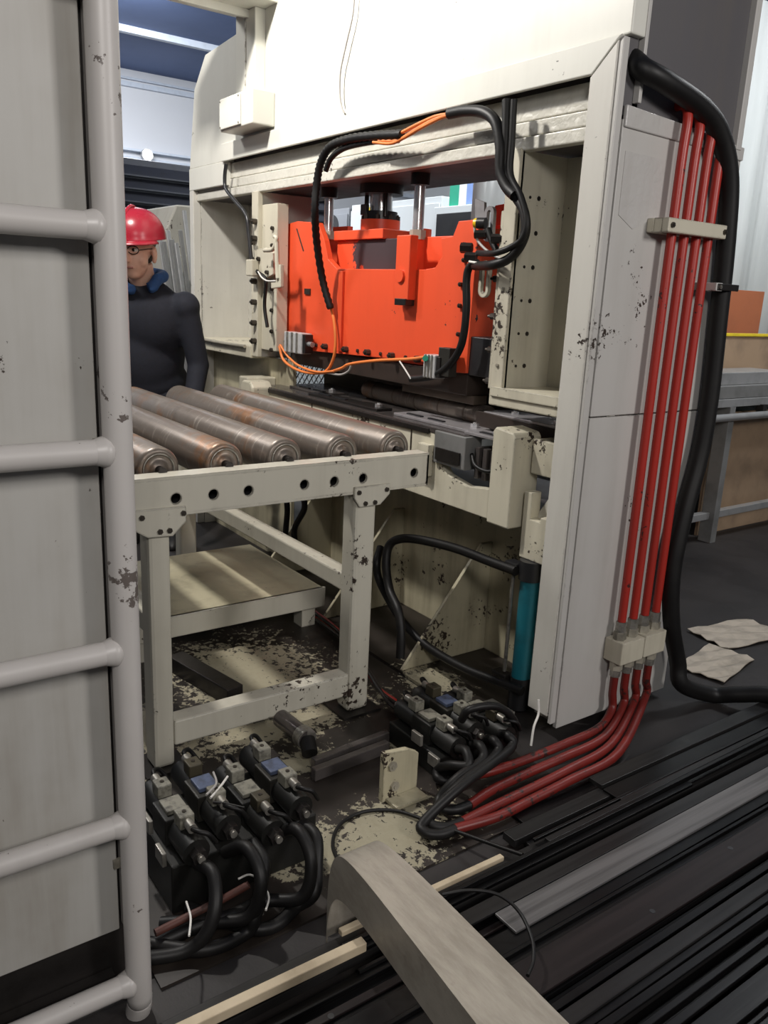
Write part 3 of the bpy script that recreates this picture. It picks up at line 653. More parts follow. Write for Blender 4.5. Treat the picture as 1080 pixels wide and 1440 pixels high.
cable('orange_cable', path(1.77, (466, 434), (470, 452), (472, 478), (470, 500), (464, 516), (457, 523)), .0065, 'orange_wire', 'orange cable coming out of the corrugated conduit over the ram')
cable('orange_cable', path(1.75, (393, 487), (398, 505), (412, 517), (432, 524), (458, 524), (480, 518), (492, 512), (530, 507), (575, 505), (600, 502)), .006, 'orange_wire', 'long orange cable sagging below the red ram between the small cylinders')
cable('orange_cable', path(1.745, (394, 485), (404, 500), (420, 514), (445, 523), (470, 522)), .005, 'orange_wire', 'short orange cable sagging from the small cylinder by the left guide rail')
cable('grey_cable', path(1.75, (458, 524), (478, 527), (490, 522), (494, 514)), .0045, 'grey_wire', 'grey wire loop tied to the orange cable below the ram')
cable('cable_tie', path(1.74, (562, 508), (570, 520), (578, 533)), .003, 'white_wire', 'white cable tie hanging from the orange cable below the ram', 'cable tie')
cable('steel_conduit', path(1.68, (318, 230), (316, 250), (318, 266), (332, 284), (346, 302), (350, 330), (354, 368)), .0085, 'black_plastic', 'thin dark conduit bending down to the limit switch on the left guide', 'conduit')
cable('hanging_wire', path(1.685, (499, -12), (496, 22), (487, 62), (479, 100), (478, 132), (481, 152), (485, 160)), .0028, 'grey_wire', 'thin loose wire hanging down the bright crown front', 'wire')

# ------------------------------------------------------------------ sensors, brackets and small cylinders
ls_ = thing('limit_switch', (-3.33, 1.71, 1.25), 'cream limit switch assembly with lever on the left guide rail', 'switch')
MB().prism(xz([(356, 352), (372, 348), (384, 356), (384, 386), (372, 392), (358, 384)], 1.70), 'y', 1.70, 1.715).build('backplate', M['guide_cream'], ls_, .002)
MB().box(-3.40, -3.34, 1.665, 1.70, 1.30, 1.37).build('switch_body', M['guide_cream'], ls_, .005)
MB().tube(path(1.66, (372, 352), (384, 350), (389, 336), (386, 332)), .009, 10).build('lever', M['guide_cream'], ls_)
MB().tube(path(1.66, (389, 340), (390, 375), (391, 392)), .010, 10).build('lever_rod', M['guide_cream'], ls_)
MB().prism(xz([(391, 372), (398, 372), (398, 404), (384, 406), (384, 396), (391, 396)], 1.67), 'y', 1.66, 1.675).build('slot_bracket', M['guide_cream'], ls_, .002)
MB().tube(path(1.66, (363, 382), (368, 390), (376, 395), (388, 395)), .0035, 8).build('lead_wire', M['white_wire'], ls_)
MB().tube(path(1.69, (356, 372), (362, 382), (372, 390), (374, 400), (372, 430), (376, 460)), .008, 8).build('lead_hose', M['black_rubber'], ls_)
for a, c_ in ((358, 342), (365, 364), (377, 383)): bolt(ls_, P(a, c_, y=1.70), (0, -1, 0), .009, .012)
ss = thing('position_sensor', (-1.99, 1.75, 1.38), 'black position sensor with a yellow cap in slotted steel brackets by the ram', 'sensor')
def slotbar(a0, a1, y_, x_off, mat):
    """upright bar with an open long slot: two sides and round ends"""
    x0, z0, x1, z1 = a0[0], a0[1], a1[0], a1[1]; r = (x1 - x0)/2; q = r*.45; cx = (x0 + x1)/2
    out = []; inn = []
    for k in range(13):
        t = math.pi*k/12; out.append((cx + r*math.cos(t), z1 - r + r*math.sin(t))); inn.append((cx + q*math.cos(t), z1 - r + q*math.sin(t)))
    for k in range(13):
        t = math.pi + math.pi*k/12; out.append((cx + r*math.cos(t), z0 + r + r*math.sin(t))); inn.append((cx + q*math.cos(t), z0 + r + q*math.sin(t)))
    n = len(out); v = [(p[0], y_, p[1]) for p in out] + [(p[0], y_, p[1]) for p in inn] + [(p[0], y_ + .012, p[1]) for p in out] + [(p[0], y_ + .012, p[1]) for p in inn]
    f = []
    for k in range(n):
        k2 = (k + 1) % n
        f += [(k, k2, n + k2, n + k), (2*n + k2, 2*n + k, 3*n + k, 3*n + k2), (k, 2*n + k, 2*n + k2, k2), (n + k, n + k2, 3*n + k2, 3*n + k)]
    return MB().add(v, f)
a, c_ = P(678, 340, y=1.76), P(695, 289, y=1.76)
slotbar((a.x, a.z), (c_.x, c_.z), 1.76, 0, None).build('slotted_bracket', M['plate_steel'], ss)
a, c_ = P(668, 418, y=1.76), P(686, 366, y=1.76)
slotbar((a.x, a.z), (c_.x, c_.z), 1.77, 0, None).build('slotted_bracket', M['guide_cream'], ss)
MB().prism(xz([(673, 310), (673, 280), (686, 285), (686, 312)], 1.80), 'y', 1.785, 1.795).build('upright_plate', M['plate_steel'], ss)
p_ = P(683, 314, y=1.745); q_ = P(672, 314, y=1.735)
MB().cyl(p_, q_, .0165, 16).build('sensor_body', M['black_plastic'], ss)
MB().cyl(q_, P(668, 314, y=1.732), .0145, 16).build('sensor_cap', M['yellow_plastic'], ss)
for a, c_, r in ((664, 349, .016), (684, 330, .013), (670, 362, .015), (708, 336, .014)):
    p_ = P(a, c_, y=1.745); MB().cyl(p_, p_ + Vector((-.03, -.02, 0)), r, 6, smooth=False).build('lock_nut', M['dark_steel'], ss)
MB().tube(path(1.745, (686, 322), (692, 340), (698, 352)), .010, 8).build('sensor_lead', M['black_rubber'], ss)
def small_cyl(name, px0, px1, py0, py1, y_, lab):
    a = P(px0, py1, y=y_); b = P(px1, py0, y=y_)
    t = thing(name, ((a.x + b.x)/2, y_ + .02, a.z), lab, 'pneumatic cylinder', 'small pneumatic cylinders below the ram')
    w_ = (b.x - a.x)
    MB().box(a.x, b.x, y_, y_ + .05, a.z, b.z).build('body', M['aluminium'], t, .003)
    for k in range(3): MB().box(a.x + w_*(.18 + .27*k), a.x + w_*(.26 + .27*k), y_ - .004, y_, a.z, b.z).build('groove_rib', M['zinc'], t)
    MB().box(b.x, b.x + .02, y_ + .005, y_ + .045, a.z + .004, b.z - .004).build('end_plate', M['dark_steel'], t, .002)
    MB().cyl((b.x + .02, y_ + .025, (a.z + b.z)/2), (b.x + .05, y_ + .025, (a.z + b.z)/2), .011, 12).build('rod', M['chrome'], t)
    MB().cyl((a.x - .02, y_ + .02, b.z - .015), (a.x, y_ + .02, b.z - .015), .008, 8).build('air_fitting', M['black_plastic'], t)
    return t
small_cyl('pneumatic_cylinder', 399, 424, 469, 494, 1.735, 'small aluminium pneumatic cylinder beside the left guide rail')
pc = small_cyl('pneumatic_cylinder', 594, 612, 500, 530, 1.735, 'small aluminium pneumatic cylinder at the lower right of the red ram')
a, c_ = P(613, 528, y=1.74), P(631, 490, y=1.74)
MB().box(a.x, c_.x, 1.745, 1.78, a.z, c_.z).build('terminal_block', M['valve_grey'], pc, .002)
MB().cyl(P(598, 504, y=1.735), P(598, 504, y=1.72), .010, 10).build('green_plug', M['sign_green'], pc)

# ------------------------------------------------------------------ teal cylinder with its hoses
tc = thing('hydraulic_cylinder', (-1.625, 1.74, .016), 'teal upright hydraulic cylinder with black ends beside the column foot', 'hydraulic cylinder')
MB().cyl((-1.625, 1.74, .12), (-1.625, 1.74, .44), .030, 24).build('barrel', M['teal_paint'], tc)
MB().cyl((-1.625, 1.74, .44), (-1.625, 1.74, .50), .037, 20).build('head', M['black_plastic'], tc)
MB().cyl((-1.625, 1.74, .016), (-1.625, 1.74, .12), .034, 20).build('tail', M['black_plastic'], tc)
MB().cyl((-1.63, 1.752, .498), (-1.63, 1.752, .505), .018, 12).build('rod_end', M['chrome'], tc)
MB().cyl((-1.678, 1.72, .12), (-1.678, 1.72, .44), .006, 8).build('tie_rod', M['zinc'], tc)
MB().box(-1.700, -1.650, 1.70, 1.74, .455, .485).build('port_elbow', M['black_plastic'], tc, .004)
MB().box(-1.720, -1.655, 1.70, 1.74, .085, .115).build('port_elbow', M['dark_steel'], tc, .004)
cable('rubber_hose', path(1.70, (726, 803), (690, 790), (640, 771), (590, 759, 1.68), (562, 758, 1.66), (547, 768, 1.64), (543, 795, 1.62), (548, 830, 1.60), (560, 858, 1.58), (564, 890, 1.57), (563, 925, 1.56)), .0155, 'black_rubber', 'black hose arching from the head of the teal cylinder below the bed', 'hose')
cable('rubber_hose', path(1.66, (735, 972, 1.70), (700, 958, 1.68), (650, 938), (600, 908), (565, 872), (545, 840), (532, 812), (530, 790), (535, 770, 1.70)), .0145, 'black_rubber', 'black hose rising from the foot of the teal cylinder toward the bed', 'hose')
for k, (px, lab) in enumerate(((400, 'black hose hanging behind the roller table below the bed, nearer the left column'), (424, 'black hose hanging behind the roller table below the bed, nearer the corner plate'))):
    cable('rubber_hose', path(1.66, (px, 690), (px + 4, 715), (px + 2 - 12*k, 745), (px - 6*k, 780)), .013, 'black_rubber', lab, 'hose')

# ================================================================== valve manifolds on the floor
def valve_stack(name, ox, oy, lab, n, z0, plugs=True):
    t = thing(name, (ox, oy, .006), lab, 'valve manifold'); ox0, zb = ox, z0
    MB().box(ox - .13, ox + .10, oy - .01, oy + n*.082, .0065, z0 - .03).build('manifold_block', M['valve_dark'], t, .004)
    for i in range(n):
        yy = oy + .035 + i*.082; dx = (.0, -.026, .018, -.010)[i % 4]; ox = ox0 + dx; z0 = zb + (.0, .010, -.008, .006)[i % 4]; zc = z0
        vb = MB().box(ox - .045, ox + .035, yy - .032, yy + .032, z0 - .03, z0 + .032).build('valve_body', M['valve_grey'] if i % 2 else M['valve_dark'], t, .004)
        MB().box(ox - .03, ox + .02, yy - .022, yy + .022, z0 + .032, z0 + .042).build('name_plate', M['blue_label'] if i % 2 else M['plug_grey'], vb, .002)
        for sgn in (-1, 1):
            xs = ox + (.035 if sgn > 0 else -.045)
            so = MB().cyl((xs, yy, zc), (xs + sgn*.085, yy, zc), .029, 20).build('solenoid', M['valve_dark'], t)
            MB().cyl((xs + sgn*.085, yy, zc), (xs + sgn*.104, yy, zc), .017, 6, smooth=False).build('end_nut', M['dark_steel'], so)
            MB().cyl((xs + sgn*.104, yy, zc), (xs + sgn*.112, yy, zc), .008, 8).build('pin', M['zinc'], so)
            if plugs:
                pg = MB().box(xs + sgn*.022 - .018, xs + sgn*.022 + .018, yy - .016, yy + .016, zc + .027, zc + .058).build('plug', M['plug_grey'] if (i + sgn) % 3 else M['valve_olive'], t, .003)
                bolt(pg, (xs + sgn*.022, yy, zc + .058), (0, 0, 1), .005, .002, M['bolt'], 'screw')
                MB().cyl((xs + sgn*.04, yy, zc + .043), (xs + sgn*.066, yy, zc + .043), .0105, 10).build('cable_gland', M['zinc'], pg)
                MB().tube([(xs + sgn*.066, yy, zc + .043), (xs + sgn*.085, yy + .004, zc + .048), (xs + sgn*.095, yy + .022, zc + .04), (xs + sgn*.09, yy + .04, zc + .012)], .005, 8).build('plug_lead', M['black_rubber'], pg)
    for k in range(2):
        xx = ox - .02 + k*.075
        MB().box(xx - .012, xx + .03, oy - .020, oy - .010, z0 - .02 - k*.03, z0 + .012 - k*.03).build('hook_plate', M['zinc'], t, .002)
    return t
valve_stack('valve_manifold', -1.46, .515, 'oily stack of hydraulic valves with grey plugs on the floor by the ladder panel', 4, .150)
valve_stack('valve_manifold', -1.55, 1.285, 'oily stack of hydraulic valves on the floor at the foot of the press column', 3, .100)
HL = 'black hydraulic hose looping in front of the valves beside the ladder panel'
for k in range(5):
    y0 = .55 + k*.06
    j = (.0, .03, -.02, .025, -.01)[k]
    pts = [(-1.335, y0, .130), (-1.285, y0 + .01 + j*.4, .135 + j), (-1.240 + j*.5, y0 - .005 + j, .100 + j), (-1.228 + k*.004, y0 - .03 + j, .055), (-1.240 - j, y0 - .07, .024 + .014*(k % 2)), (-1.27 + .012*k - j, max(.40, y0 - .16), .024 + .02*(k == 3)), (-1.29 - .014*k, max(.36, y0 - .26), .024)]
    cable('hydraulic_hose', pts, .0135, 'black_rubber', HL, 'hose', group='hoses of the valves beside the ladder panel')
HR = 'black hydraulic hose joining the valves at the column foot to the red pipes'
ends = [tuple(P(*low[i][-1], z=.028)) for i in range(4)]
for i in range(4):
    e = Vector(ends[i]); s0 = Vector((-1.42, 1.31 + .05*i, .105))
    pts = [s0, s0 + Vector((.035, -.004, .012)), s0 + Vector((.062, -.02, -.008)), s0.lerp(e, .55) + Vector((.01, -.055, .02)), e + Vector((-.050, -.055, .012)), e + Vector((-.028, -.072, .003)), e + Vector((-.004, -.045, 0)), e]
    cable('hydraulic_hose', pts, .0125, 'black_rubber', HR, 'hose', group='hoses of the valves at the column foot')
cable('hydraulic_hose', [(-1.47, 1.36, .15), (-1.45, 1.37, .19), (-1.43, 1.45, .185), (-1.42, 1.51, .13), (-1.43, 1.53, .06), (-1.44, 1.52, .02)], .011, 'black_rubber', 'black hose hooped over the top of the valves at the column foot', 'hose')
cable('thin_line', [(-1.43, 1.60, .02), (-1.44, 1.615, .07), (-1.45, 1.64, .10), (-1.46, 1.645, .14)], .0035, 'white_wire', 'short white line standing by the column foot', 'wire')
# thin copper and steel lines running back under the bed
for k in range(4):
    cable('thin_line', [tuple(P(a + 5*k, c_ + 7*k, z=.03 + .012*(k % 2))) for a, c_ in ((430, 850), (475, 885), (505, 925), (530, 965), (556, 985))], .006, 'dark_steel' if k % 2 else 'pipe_red',
          'dark steel line on the floor passing behind the table leg' if k % 2 else 'red brown line on the floor passing behind the table leg', 'pipe', group='lines on the floor behind the table leg')
# cross pipes on the floor between the two valve stacks
fp = thing('floor_pipe', (-1.66, .95, .008), 'dark oily pipe with a bright collar on the floor between the valve stacks', 'pipe')
MB().cyl(P(395, 1010, z=.06), P(432, 1040, z=.06), .026, 18).build('pipe_body', M['oily_steel'], fp)
MB().cyl(P(424, 1033, z=.06), P(432, 1040, z=.06), .030, 18).build('collar', M['zinc'], fp)
MB().cyl(P(432, 1040, z=.06), P(436, 1060, z=.04), .022, 14).build('elbow', M['black_rubber'], fp)
MB().box(-1.75, -1.71, .90, .94, .006, .05).build('pipe_rest', M['dark_steel'], fp)
for k, lab in enumerate(('dark steel bar on the floor across the foot of the table leg', 'dark steel bar on the floor between the table foot and the peeled paint')):
    tag(MB().bar(P(440, 1075 + 14*k, z=.025), P(545, 1035 + 14*k, z=.025), .022, .035).build('floor_bar', M['oily_steel'], None, .003), lab, 'steel bar')
ab = thing('angle_bracket', (-1.45, 1.14, .006), 'small cream upright bracket with two bolts bolted to the floor plate', 'bracket')
MB().prism([(1.09, .006), (1.20, .006), (1.20, .115), (1.165, .135), (1.09, .145)], 'x', -1.465, -1.447).build('upright', M['base_cream_oily'], ab, .002)
MB().box(-1.447, -1.40, 1.10, 1.20, .006, .016).build('foot', M['base_cream_oily'], ab, .002)
for yy, zz in ((1.115, .105), (1.125, .045)): bolt(ab, (-1.447, yy, zz), (1, 0, 0), .013, .007, M['bolt_cream'])
tag(MB().box(-1.66, -1.56, 1.56, 1.66, .0145, .05).build('shim_stack', M['zinc'], None, .002), 'stack of bright shim plates by the foot of the teal cylinder', 'shims')


cable('rusty_pipe', [tuple(P(a, c_, z=zz)) for a, c_, zz in ((218, 1312, .05), (262, 1290, .055), (310, 1266, .075), (350, 1244, .10))], .0080, 'rusty', 'thin rusty red pipe crossing the hoses beside the ladder panel', 'pipe')
for k, pts in enumerate((((262, 1268), (268, 1290), (266, 1316)), ((372, 1246), (378, 1262), (374, 1280)), ((335, 1236), (350, 1230), (364, 1236)))):
    cable('cable_tie', [tuple(P(a, c_, z=.10 - .01*k)) for a, c_ in pts], .0022, 'white_wire', ('white cable tie standing up from the hoses beside the ladder panel', 'white cable tie on the hoses close to the bent sheet', 'white cable tie around the hose above the rusty pipe')[k], 'cable tie')
for k, pts in enumerate((((290, 1118), (304, 1102), (300, 1086)), ((296, 1122), (310, 1106), (320, 1092)), ((300, 1128), (318, 1130), (344, 1136)))):
    cable('signal_wire', [tuple(P(a, c_, z=.225 - .008*k)) for a, c_ in pts], .0026, ('grey_wire', 'white_wire', 'black_rubber')[k], ('thin grey signal wire curling over the valve plugs', 'thin white signal wire curling over the valve plugs', 'thin black signal wire strung between the valve plugs')[k], 'wire')

# ================================================================== pile of steel strips
bins = [0.0]*400                                  # height of the pile in 5 mm steps of X from -1.60
def bi(x): return max(0, min(399, int((x + 1.60)/.005)))
GRP = 'steel strips in the pile in front of the press'
LAB = {'strip_black': 'long black mill-scale steel strip in the pile in front of the press',
       'strip_grey': 'long dull grey steel strip in the pile in front of the press',
       'strip_bright': 'long pale grey steel strip in the pile',
       'strip_brown': 'long brownish steel strip with punched holes in the pile'}
def strip(x, w, y0, y1, th, mat, yaw=0.0, holes=0, z=None, tilt=0.0):
    zz = max(bins[bi(x - w/2):bi(x + w/2) + 1]) + .0008 if z is None else z
    for k in range(bi(x - w/2), bi(x + w/2) + 1): bins[k] = zz + th
    yc = (y0 + y1)/2; L = (y1 - y0)/2
    me = MB().box(-w/2, w/2, -L, L, 0, th)
    o = me.build('steel_strip', M[mat], None, .0012); o.location = (x, yc, zz); o.rotation_euler = (tilt, 0, yaw)
    ROOT[o.name] = Vector(o.location)
    for k in range(holes):
        h = MB().cyl((0, 0, th - .0005), (0, 0, th + .0006), .006, 12).build('punched_hole', M['black_plastic']); h.parent = o; h.location = ((-1)**k*w*.2, -L*.5 + k*.32, 0)
    size = ('narrow' if w < .028 else 'broad' if w > .045 else 'middling') + (' thick' if th > .009 else ' thin')
    where = 'lying on the floor' if zz < .002 else 'resting on other strips'
    lab = {'strip_black': 'black', 'strip_grey': 'dull grey', 'strip_bright': 'pale grey', 'strip_brown': 'brownish punched'}[mat]
    return tag(o, '%s %s steel strip %s in the pile' % (size, lab, where), 'steel strip', '%s %s strips %s' % (size, lab, where))
rnd = random.Random(11)
# bottom layer, then looser upper layers, higher toward the aisle
x = -1.235
while x < -.30:
    w_ = rnd.choice((.03, .04, .05, .06)); strip(x + w_/2, w_, rnd.uniform(-.25, .35) if x > -1.1 else rnd.uniform(1.22, 1.35), rnd.uniform(2.7, 3.5), rnd.choice((.010, .014, .02)), rnd.choice(('strip_black', 'strip_black', 'strip_grey')), rnd.uniform(-.002, .002)); x += w_ + .003
for layer in range(5):
    x = -1.20 + .05*layer
    while x < -.30:
        w_ = rnd.choice((.008, .010, .012, .016, .016, .02, .024, .03, .045))
        if rnd.random() < .80:
            lo = rnd.uniform(-.2, .8) if x > -1.08 else rnd.uniform(1.25, 1.6)
            mt = rnd.choices(('strip_black', 'strip_grey', 'strip_bright', 'strip_brown'), (.76, .16, .04, .04))[0]
            strip(x + w_/2, w_, lo, lo + rnd.uniform(1.2, 2.9), rnd.choice((.005, .006, .008, .012)), mt, rnd.uniform(-.006, .006), 3 if mt == 'strip_brown' else 0)
        x += w_ + rnd.uniform(.003, .022)
strip(-.935, .060, 1.02, 3.0, .006, 'strip_bright', .004)
strip(-.985, .036, .92, 2.8, .006, 'strip_grey', .002)
strip(-.80, .075, .85, 2.6, .006, 'strip_brown', -.003, 3)
strip(-.70, .030, .55, 2.4, .006, 'strip_grey', .003)
# pale battens half under the pile
def batten(p0, p1, w_, h_, lab, mat='wood_pale'):
    p0, p1 = Vector(p0), Vector(p1)
    d = (p1 - p0); o = MB().box(-w_/2, w_/2, -d.length/2, d.length/2, 0, h_).build('wooden_batten', M[mat], None, .002)
    o.location = (p0 + p1)/2; o.rotation_euler = (0, 0, math.atan2(-d.x, d.y)); return tag(o, lab, 'wooden batten')
q_ = P(512, 1322, z=.09)
batten((q_.x - .012, q_.y - .62, .072), (q_.x, q_.y, .072), .020, .02, 'pale wooden batten lying on the strips left of the bent sheet')
q_ = P(706, 1206, z=.06)
batten((q_.x - .006, q_.y - .42, .055), (q_.x, q_.y, .055), .014, .012, 'thin pale wooden lath at the edge of the pile behind the bent sheet')

# ------------------------------------------------------------------ bent sheet-metal cover: arched top with a folded side
prof = [(-1.122, .03), (-1.124, .11), (-1.117, .18), (-1.096, .228), (-1.058, .252), (-.98, .263), (-.85, .268), (-.65, .272), (-.45, .276), (-.25, .28)]
yl, yr, th = .722, .806, .0025
def edges(xx): return yl - .110*(xx + 1.09), yr - .045*(xx + 1.09)
bs_ = thing('bent_sheet', (-1.0, .79, .09), 'bare bent steel sheet arching up out of the strip pile', 'metal sheet')
fine = []
for i in range(len(prof) - 1):
    a = prof[max(i-1, 0)]; b = prof[i]; c_ = prof[i+1]; d = prof[min(i+2, len(prof)-1)]
    for k in range(5):
        t = k/5; fine.append(tuple(.5*((2*b[j]) + (c_[j]-a[j])*t + (2*a[j]-5*b[j]+4*c_[j]-d[j])*t*t + (3*b[j]-a[j]-3*c_[j]+d[j])*t**3) for j in range(2)))
fine.append(prof[-1])
tp = MB(); n = len(fine); v = []
for i, (xx, zz) in enumerate(fine):
    a_, b_ = edges(xx)
    v += [(xx, a_, zz), (xx, b_, zz), (xx, b_, zz - th), (xx, a_, zz - th)]
f = []
for i in range(n-1):
    for j in range(4): f.append((4*i + j, 4*i + (j+1) % 4, 4*i + 4 + (j+1) % 4, 4*i + 4 + j))
f += [(3, 2, 1, 0), (4*n-4, 4*n-3, 4*n-2, 4*n-1)]
tp.add(v, f, True); tp.build('top_sheet', M['sheet_steel'], bs_).modifiers.new('edge', 'EDGE_SPLIT')
fl = MB(); v = []
for i, (xx, zz) in enumerate(fine):
    a_, b_ = edges(xx); dz = max(.004, min(zz - .012, .095))
    v += [(xx, a_, zz - th), (xx, a_ + th, zz - th), (xx, a_ + th, zz - dz), (xx, a_, zz - dz)]
fl.add(v, [(4*i + j, 4*i + 4 + j, 4*i + 4 + (j+1) % 4, 4*i + (j+1) % 4) for i in range(n-1) for j in range(4)] + [(0, 1, 2, 3), (4*n-1, 4*n-2, 4*n-3, 4*n-4)])
fl.build('folded_side', M['sheet_steel'], bs_)
# loose wires in front
cable('steel_wire', [tuple(P(a, c_, z=zz)) for a, c_, zz in ((484, 1225, .04), (468, 1190, .02), (478, 1160, .012), (510, 1142, .012), (555, 1140, .012), (600, 1154, .02), (650, 1172, .035), (700, 1190, .05), (735, 1202, .06))], .0045, 'black_rubber', 'thin black cable curling over the peeled paint to the strip pile', 'cable')
cable('steel_wire', [tuple(P(a, c_, z=zz)) for a, c_, zz in ((622, 1258, .13), (660, 1252, .14), (700, 1258, .14), (730, 1282, .13), (748, 1320, .12), (750, 1350, .11), (742, 1372, .11))], .0035, 'black_rubber', 'thin black wire hoop on the strips beside the bent sheet', 'wire')
# paper and card on the floor behind the pile
for k, (x0, y0, a, s_, lab) in enumerate(((-1.50, 2.62, .2, .17, 'pale crumpled card sheet on the floor behind the strip pile'), (-1.62, 2.95, -.15, .2, 'flattened pale cardboard on the dark floor behind the first card sheet'), (-1.50, 3.30, .3, .16, 'pale card scrap on the floor toward the workbench'))):
    v = []; f = []
    for i in range(7):
        for j in range(7):
            u, w_ = (i/6 - .5)*s_, (j/6 - .5)*s_*1.7
            v.append((u*math.cos(a) - w_*math.sin(a), u*math.sin(a) + w_*math.cos(a), .004 + .012*abs(math.sin(i*1.7 + j*.9 + k))))
    for i in range(6):
        for j in range(6): f.append((i*7 + j, (i+1)*7 + j, (i+1)*7 + j + 1, i*7 + j + 1))
    o = MB().add(v, f).build('card_sheet', M['cardboard']); o.location = (x0, y0, 0)
    md = o.modifiers.new('thick', 'SOLIDIFY'); md.thickness = .003; tag(o, lab, 'card')

# ================================================================== background on the right: workbench, boards, curtain
wb = thing('workbench', (-2.75, 4.6, 0), 'long grey steel workbench with a round front rail behind the press column', 'workbench')
MB().box(-3.2, -2.46, 3.05, 7.5, .80, .865).build('top_slab', M['grey_paint'], wb, .003)
MB().box(-2.475, -2.45, 3.05, 7.5, .755, .798).build('front_beam', M['steel_light'], wb, .003)
MB().cyl((-2.43, 3.0, .705), (-2.43, 7.5, .705), .020, 14).build('front_rail', M['steel_light'], wb)
for k in range(8): MB().box(-2.47, -2.43, 3.3 + k*.5, 3.34 + k*.5, .70, .76).build('rail_bracket', M['dark_steel'], wb)
for yy in (3.15, 4.02, 5.6, 7.2):
    MB().box(-2.53, -2.45, yy, yy + .05, 0, .755).build('leg', M['grey_paint'], wb, .003); MB().box(-3.15, -3.08, yy, yy + .05, 0, .80).build('leg', M['grey_paint'], wb, .003)
MB().box(-2.52, -2.48, 3.2, 7.2, .13, .17).build('foot_rail', M['steel_light'], wb, .003)
for (x0, y0, y1, z0, z1, nm, mt, lab, cat) in (
        (-2.60, 4.09, 7.4, .05, .70, 'plywood_sheet', 'plywood', 'large stained plywood panel leaning below the workbench', 'plywood board'),
        (-2.60, 3.22, 3.98, .25, .70, 'plywood_sheet', 'plywood', 'small stained plywood panel beside the workbench leg', 'plywood board')):
    tag(MB().box(x0, x0 + .018, y0, y1, z0 if z0 > .1 else 0, z1).build(nm, M[mat] if False else M[mt], None, .002), lab, cat)
pb = thing('plywood_backboard', (-2.78, 5.2, .866), 'plywood backboard with a yellow top edge standing on the workbench', 'plywood board')
MB().box(-2.80, -2.78, 3.1, 7.4, .866, 1.105).build('board', M['plywood'], pb, .002)
MB().box(-2.81, -2.77, 3.1, 7.4, 1.106, 1.122).build('yellow_edge', M['yellow_paint'], pb, .002)
tag(MB().box(-3.03, -3.01, 4.75, 5.12, .866, 1.375).build('orange_board', M['board_orange'], None, .002), 'orange brown board standing behind the yellow edge on the workbench', 'board')
tag(MB().box(-2.72, -2.50, 3.1, 4.6, .866, .93).build('steel_plate', M['steel_light'], None, .003), 'flat pale steel plate lying on the workbench', 'steel plate')
v = []; f = []
for i in range(161):
    yy = 2.9 + i*.04
    for j in range(2): v.append((-3.35 + .025*math.sin(i*.55) + .01*math.sin(i*1.7), yy, .02 + j*3.1))
for i in range(160): f.append((2*i, 2*i + 2, 2*i + 3, 2*i + 1))
cu = MB().add(v, f, True).build('strip_curtain', M['pvc_curtain']); cu.modifiers.new('thick', 'SOLIDIFY').thickness = .004
tag(cu, 'milky plastic curtain hanging behind the workbench', 'curtain')

# ================================================================== background seen through the portal
def cabinet(name, x0, x1, y0, y1, z1, mat, lab, doors=2):
    t = thing(name, ((x0 + x1)/2, (y0 + y1)/2, 0), lab, 'cabinet')
    MB().box(x0, x1, y0, y1, 0, z1).build('body', M[mat], t, .006)
    w_ = (x1 - x0)/doors
    for k in range(doors):
        d = MB().box(x0 + k*w_ + .012, x0 + (k+1)*w_ - .012, y0 - .018, y0, .08, z1 - .06).build('door', M[mat], t, .004)
        MB().box(x0 + (k+1)*w_ - .09, x0 + (k+1)*w_ - .05, y0 - .035, y0 - .018, 1.55, 1.67).build('handle', M['dark_steel'], d, .004)
    return t
c1 = cabinet('machine_cabinet', -9.2, -7.75, 5.0, 5.8, 2.12, 'cabinet_grey', 'grey machine cabinet with a round dark port, seen through the portal', 1)
MB().cyl((-8.05, 4.975, 1.93), (-8.05, 4.99, 1.93), .13, 24).build('round_port', M['black_plastic'], c1)
c2 = cabinet('machine_cabinet', -7.70, -6.20, 5.0, 5.8, 2.14, 'cabinet_white', 'white machine cabinet with a yellow warning label, seen through the portal', 2)
MB().box(-7.36, -7.24, 4.975, 4.982, 1.98, 2.10).build('warning_label', M['yellow_paint'], c2)
MB().box(-7.33, -7.27, 4.970, 4.975, 2.03, 2.07).build('label_mark', M['sign_white'], c2)
c3 = thing('display_console', (-5.85, 5.3, 0), 'white console with a black window below the tricolour sign', 'console')
MB().box(-6.18, -4.9, 4.90, 5.6, 0, 2.03).build('body', M['cabinet_white'], c3, .006)
MB().box(-6.12, -5.30, 4.885, 4.90, 1.55, 1.97).build('black_window', M['black_plastic'], c3, .004)
sg = thing('tricolour_sign', (-5.7, 4.96, 2.03), 'green, white and blue striped sign board standing on the white console', 'sign')
for k, (a, b_, mt) in enumerate(((-6.03, -5.90, 'sign_green'), (-5.90, -5.80, 'sign_white'), (-5.80, -5.72, 'sign_pale'), (-5.72, -5.20, 'sign_blue'))): MB().box(a, b_, 4.95, 4.98, 2.031, 2.55).build('stripe', M[mt], sg)
wl = thing('hall_lamp', (-11.85, 4.28, 2.88), 'small round lamp shining on the white far wall', 'lamp')
MB().cyl((-11.87, 4.30, 2.95), (-11.80, 4.30, 2.95), .08, 20).build('housing', M['steel_light'], wl)
MB().ell((-11.79, 4.30, 2.95), .03, .06, .06).build('bulb', M['lamp_glow'], wl)
hl2 = thing('hall_lamp', (-7.0, 7.6, 2.55), 'small round lamp glowing beyond the white cabinets', 'lamp')
MB().cyl((-6.9, 7.5, 2.32), (-6.9, 7.5, 4.02), .012, 8).build('pendant_rod', M['steel_light'], hl2)
MB().ell((-6.9, 7.5, 2.30), .05, .05, .05).build('bulb', M['lamp_glow'], hl2)
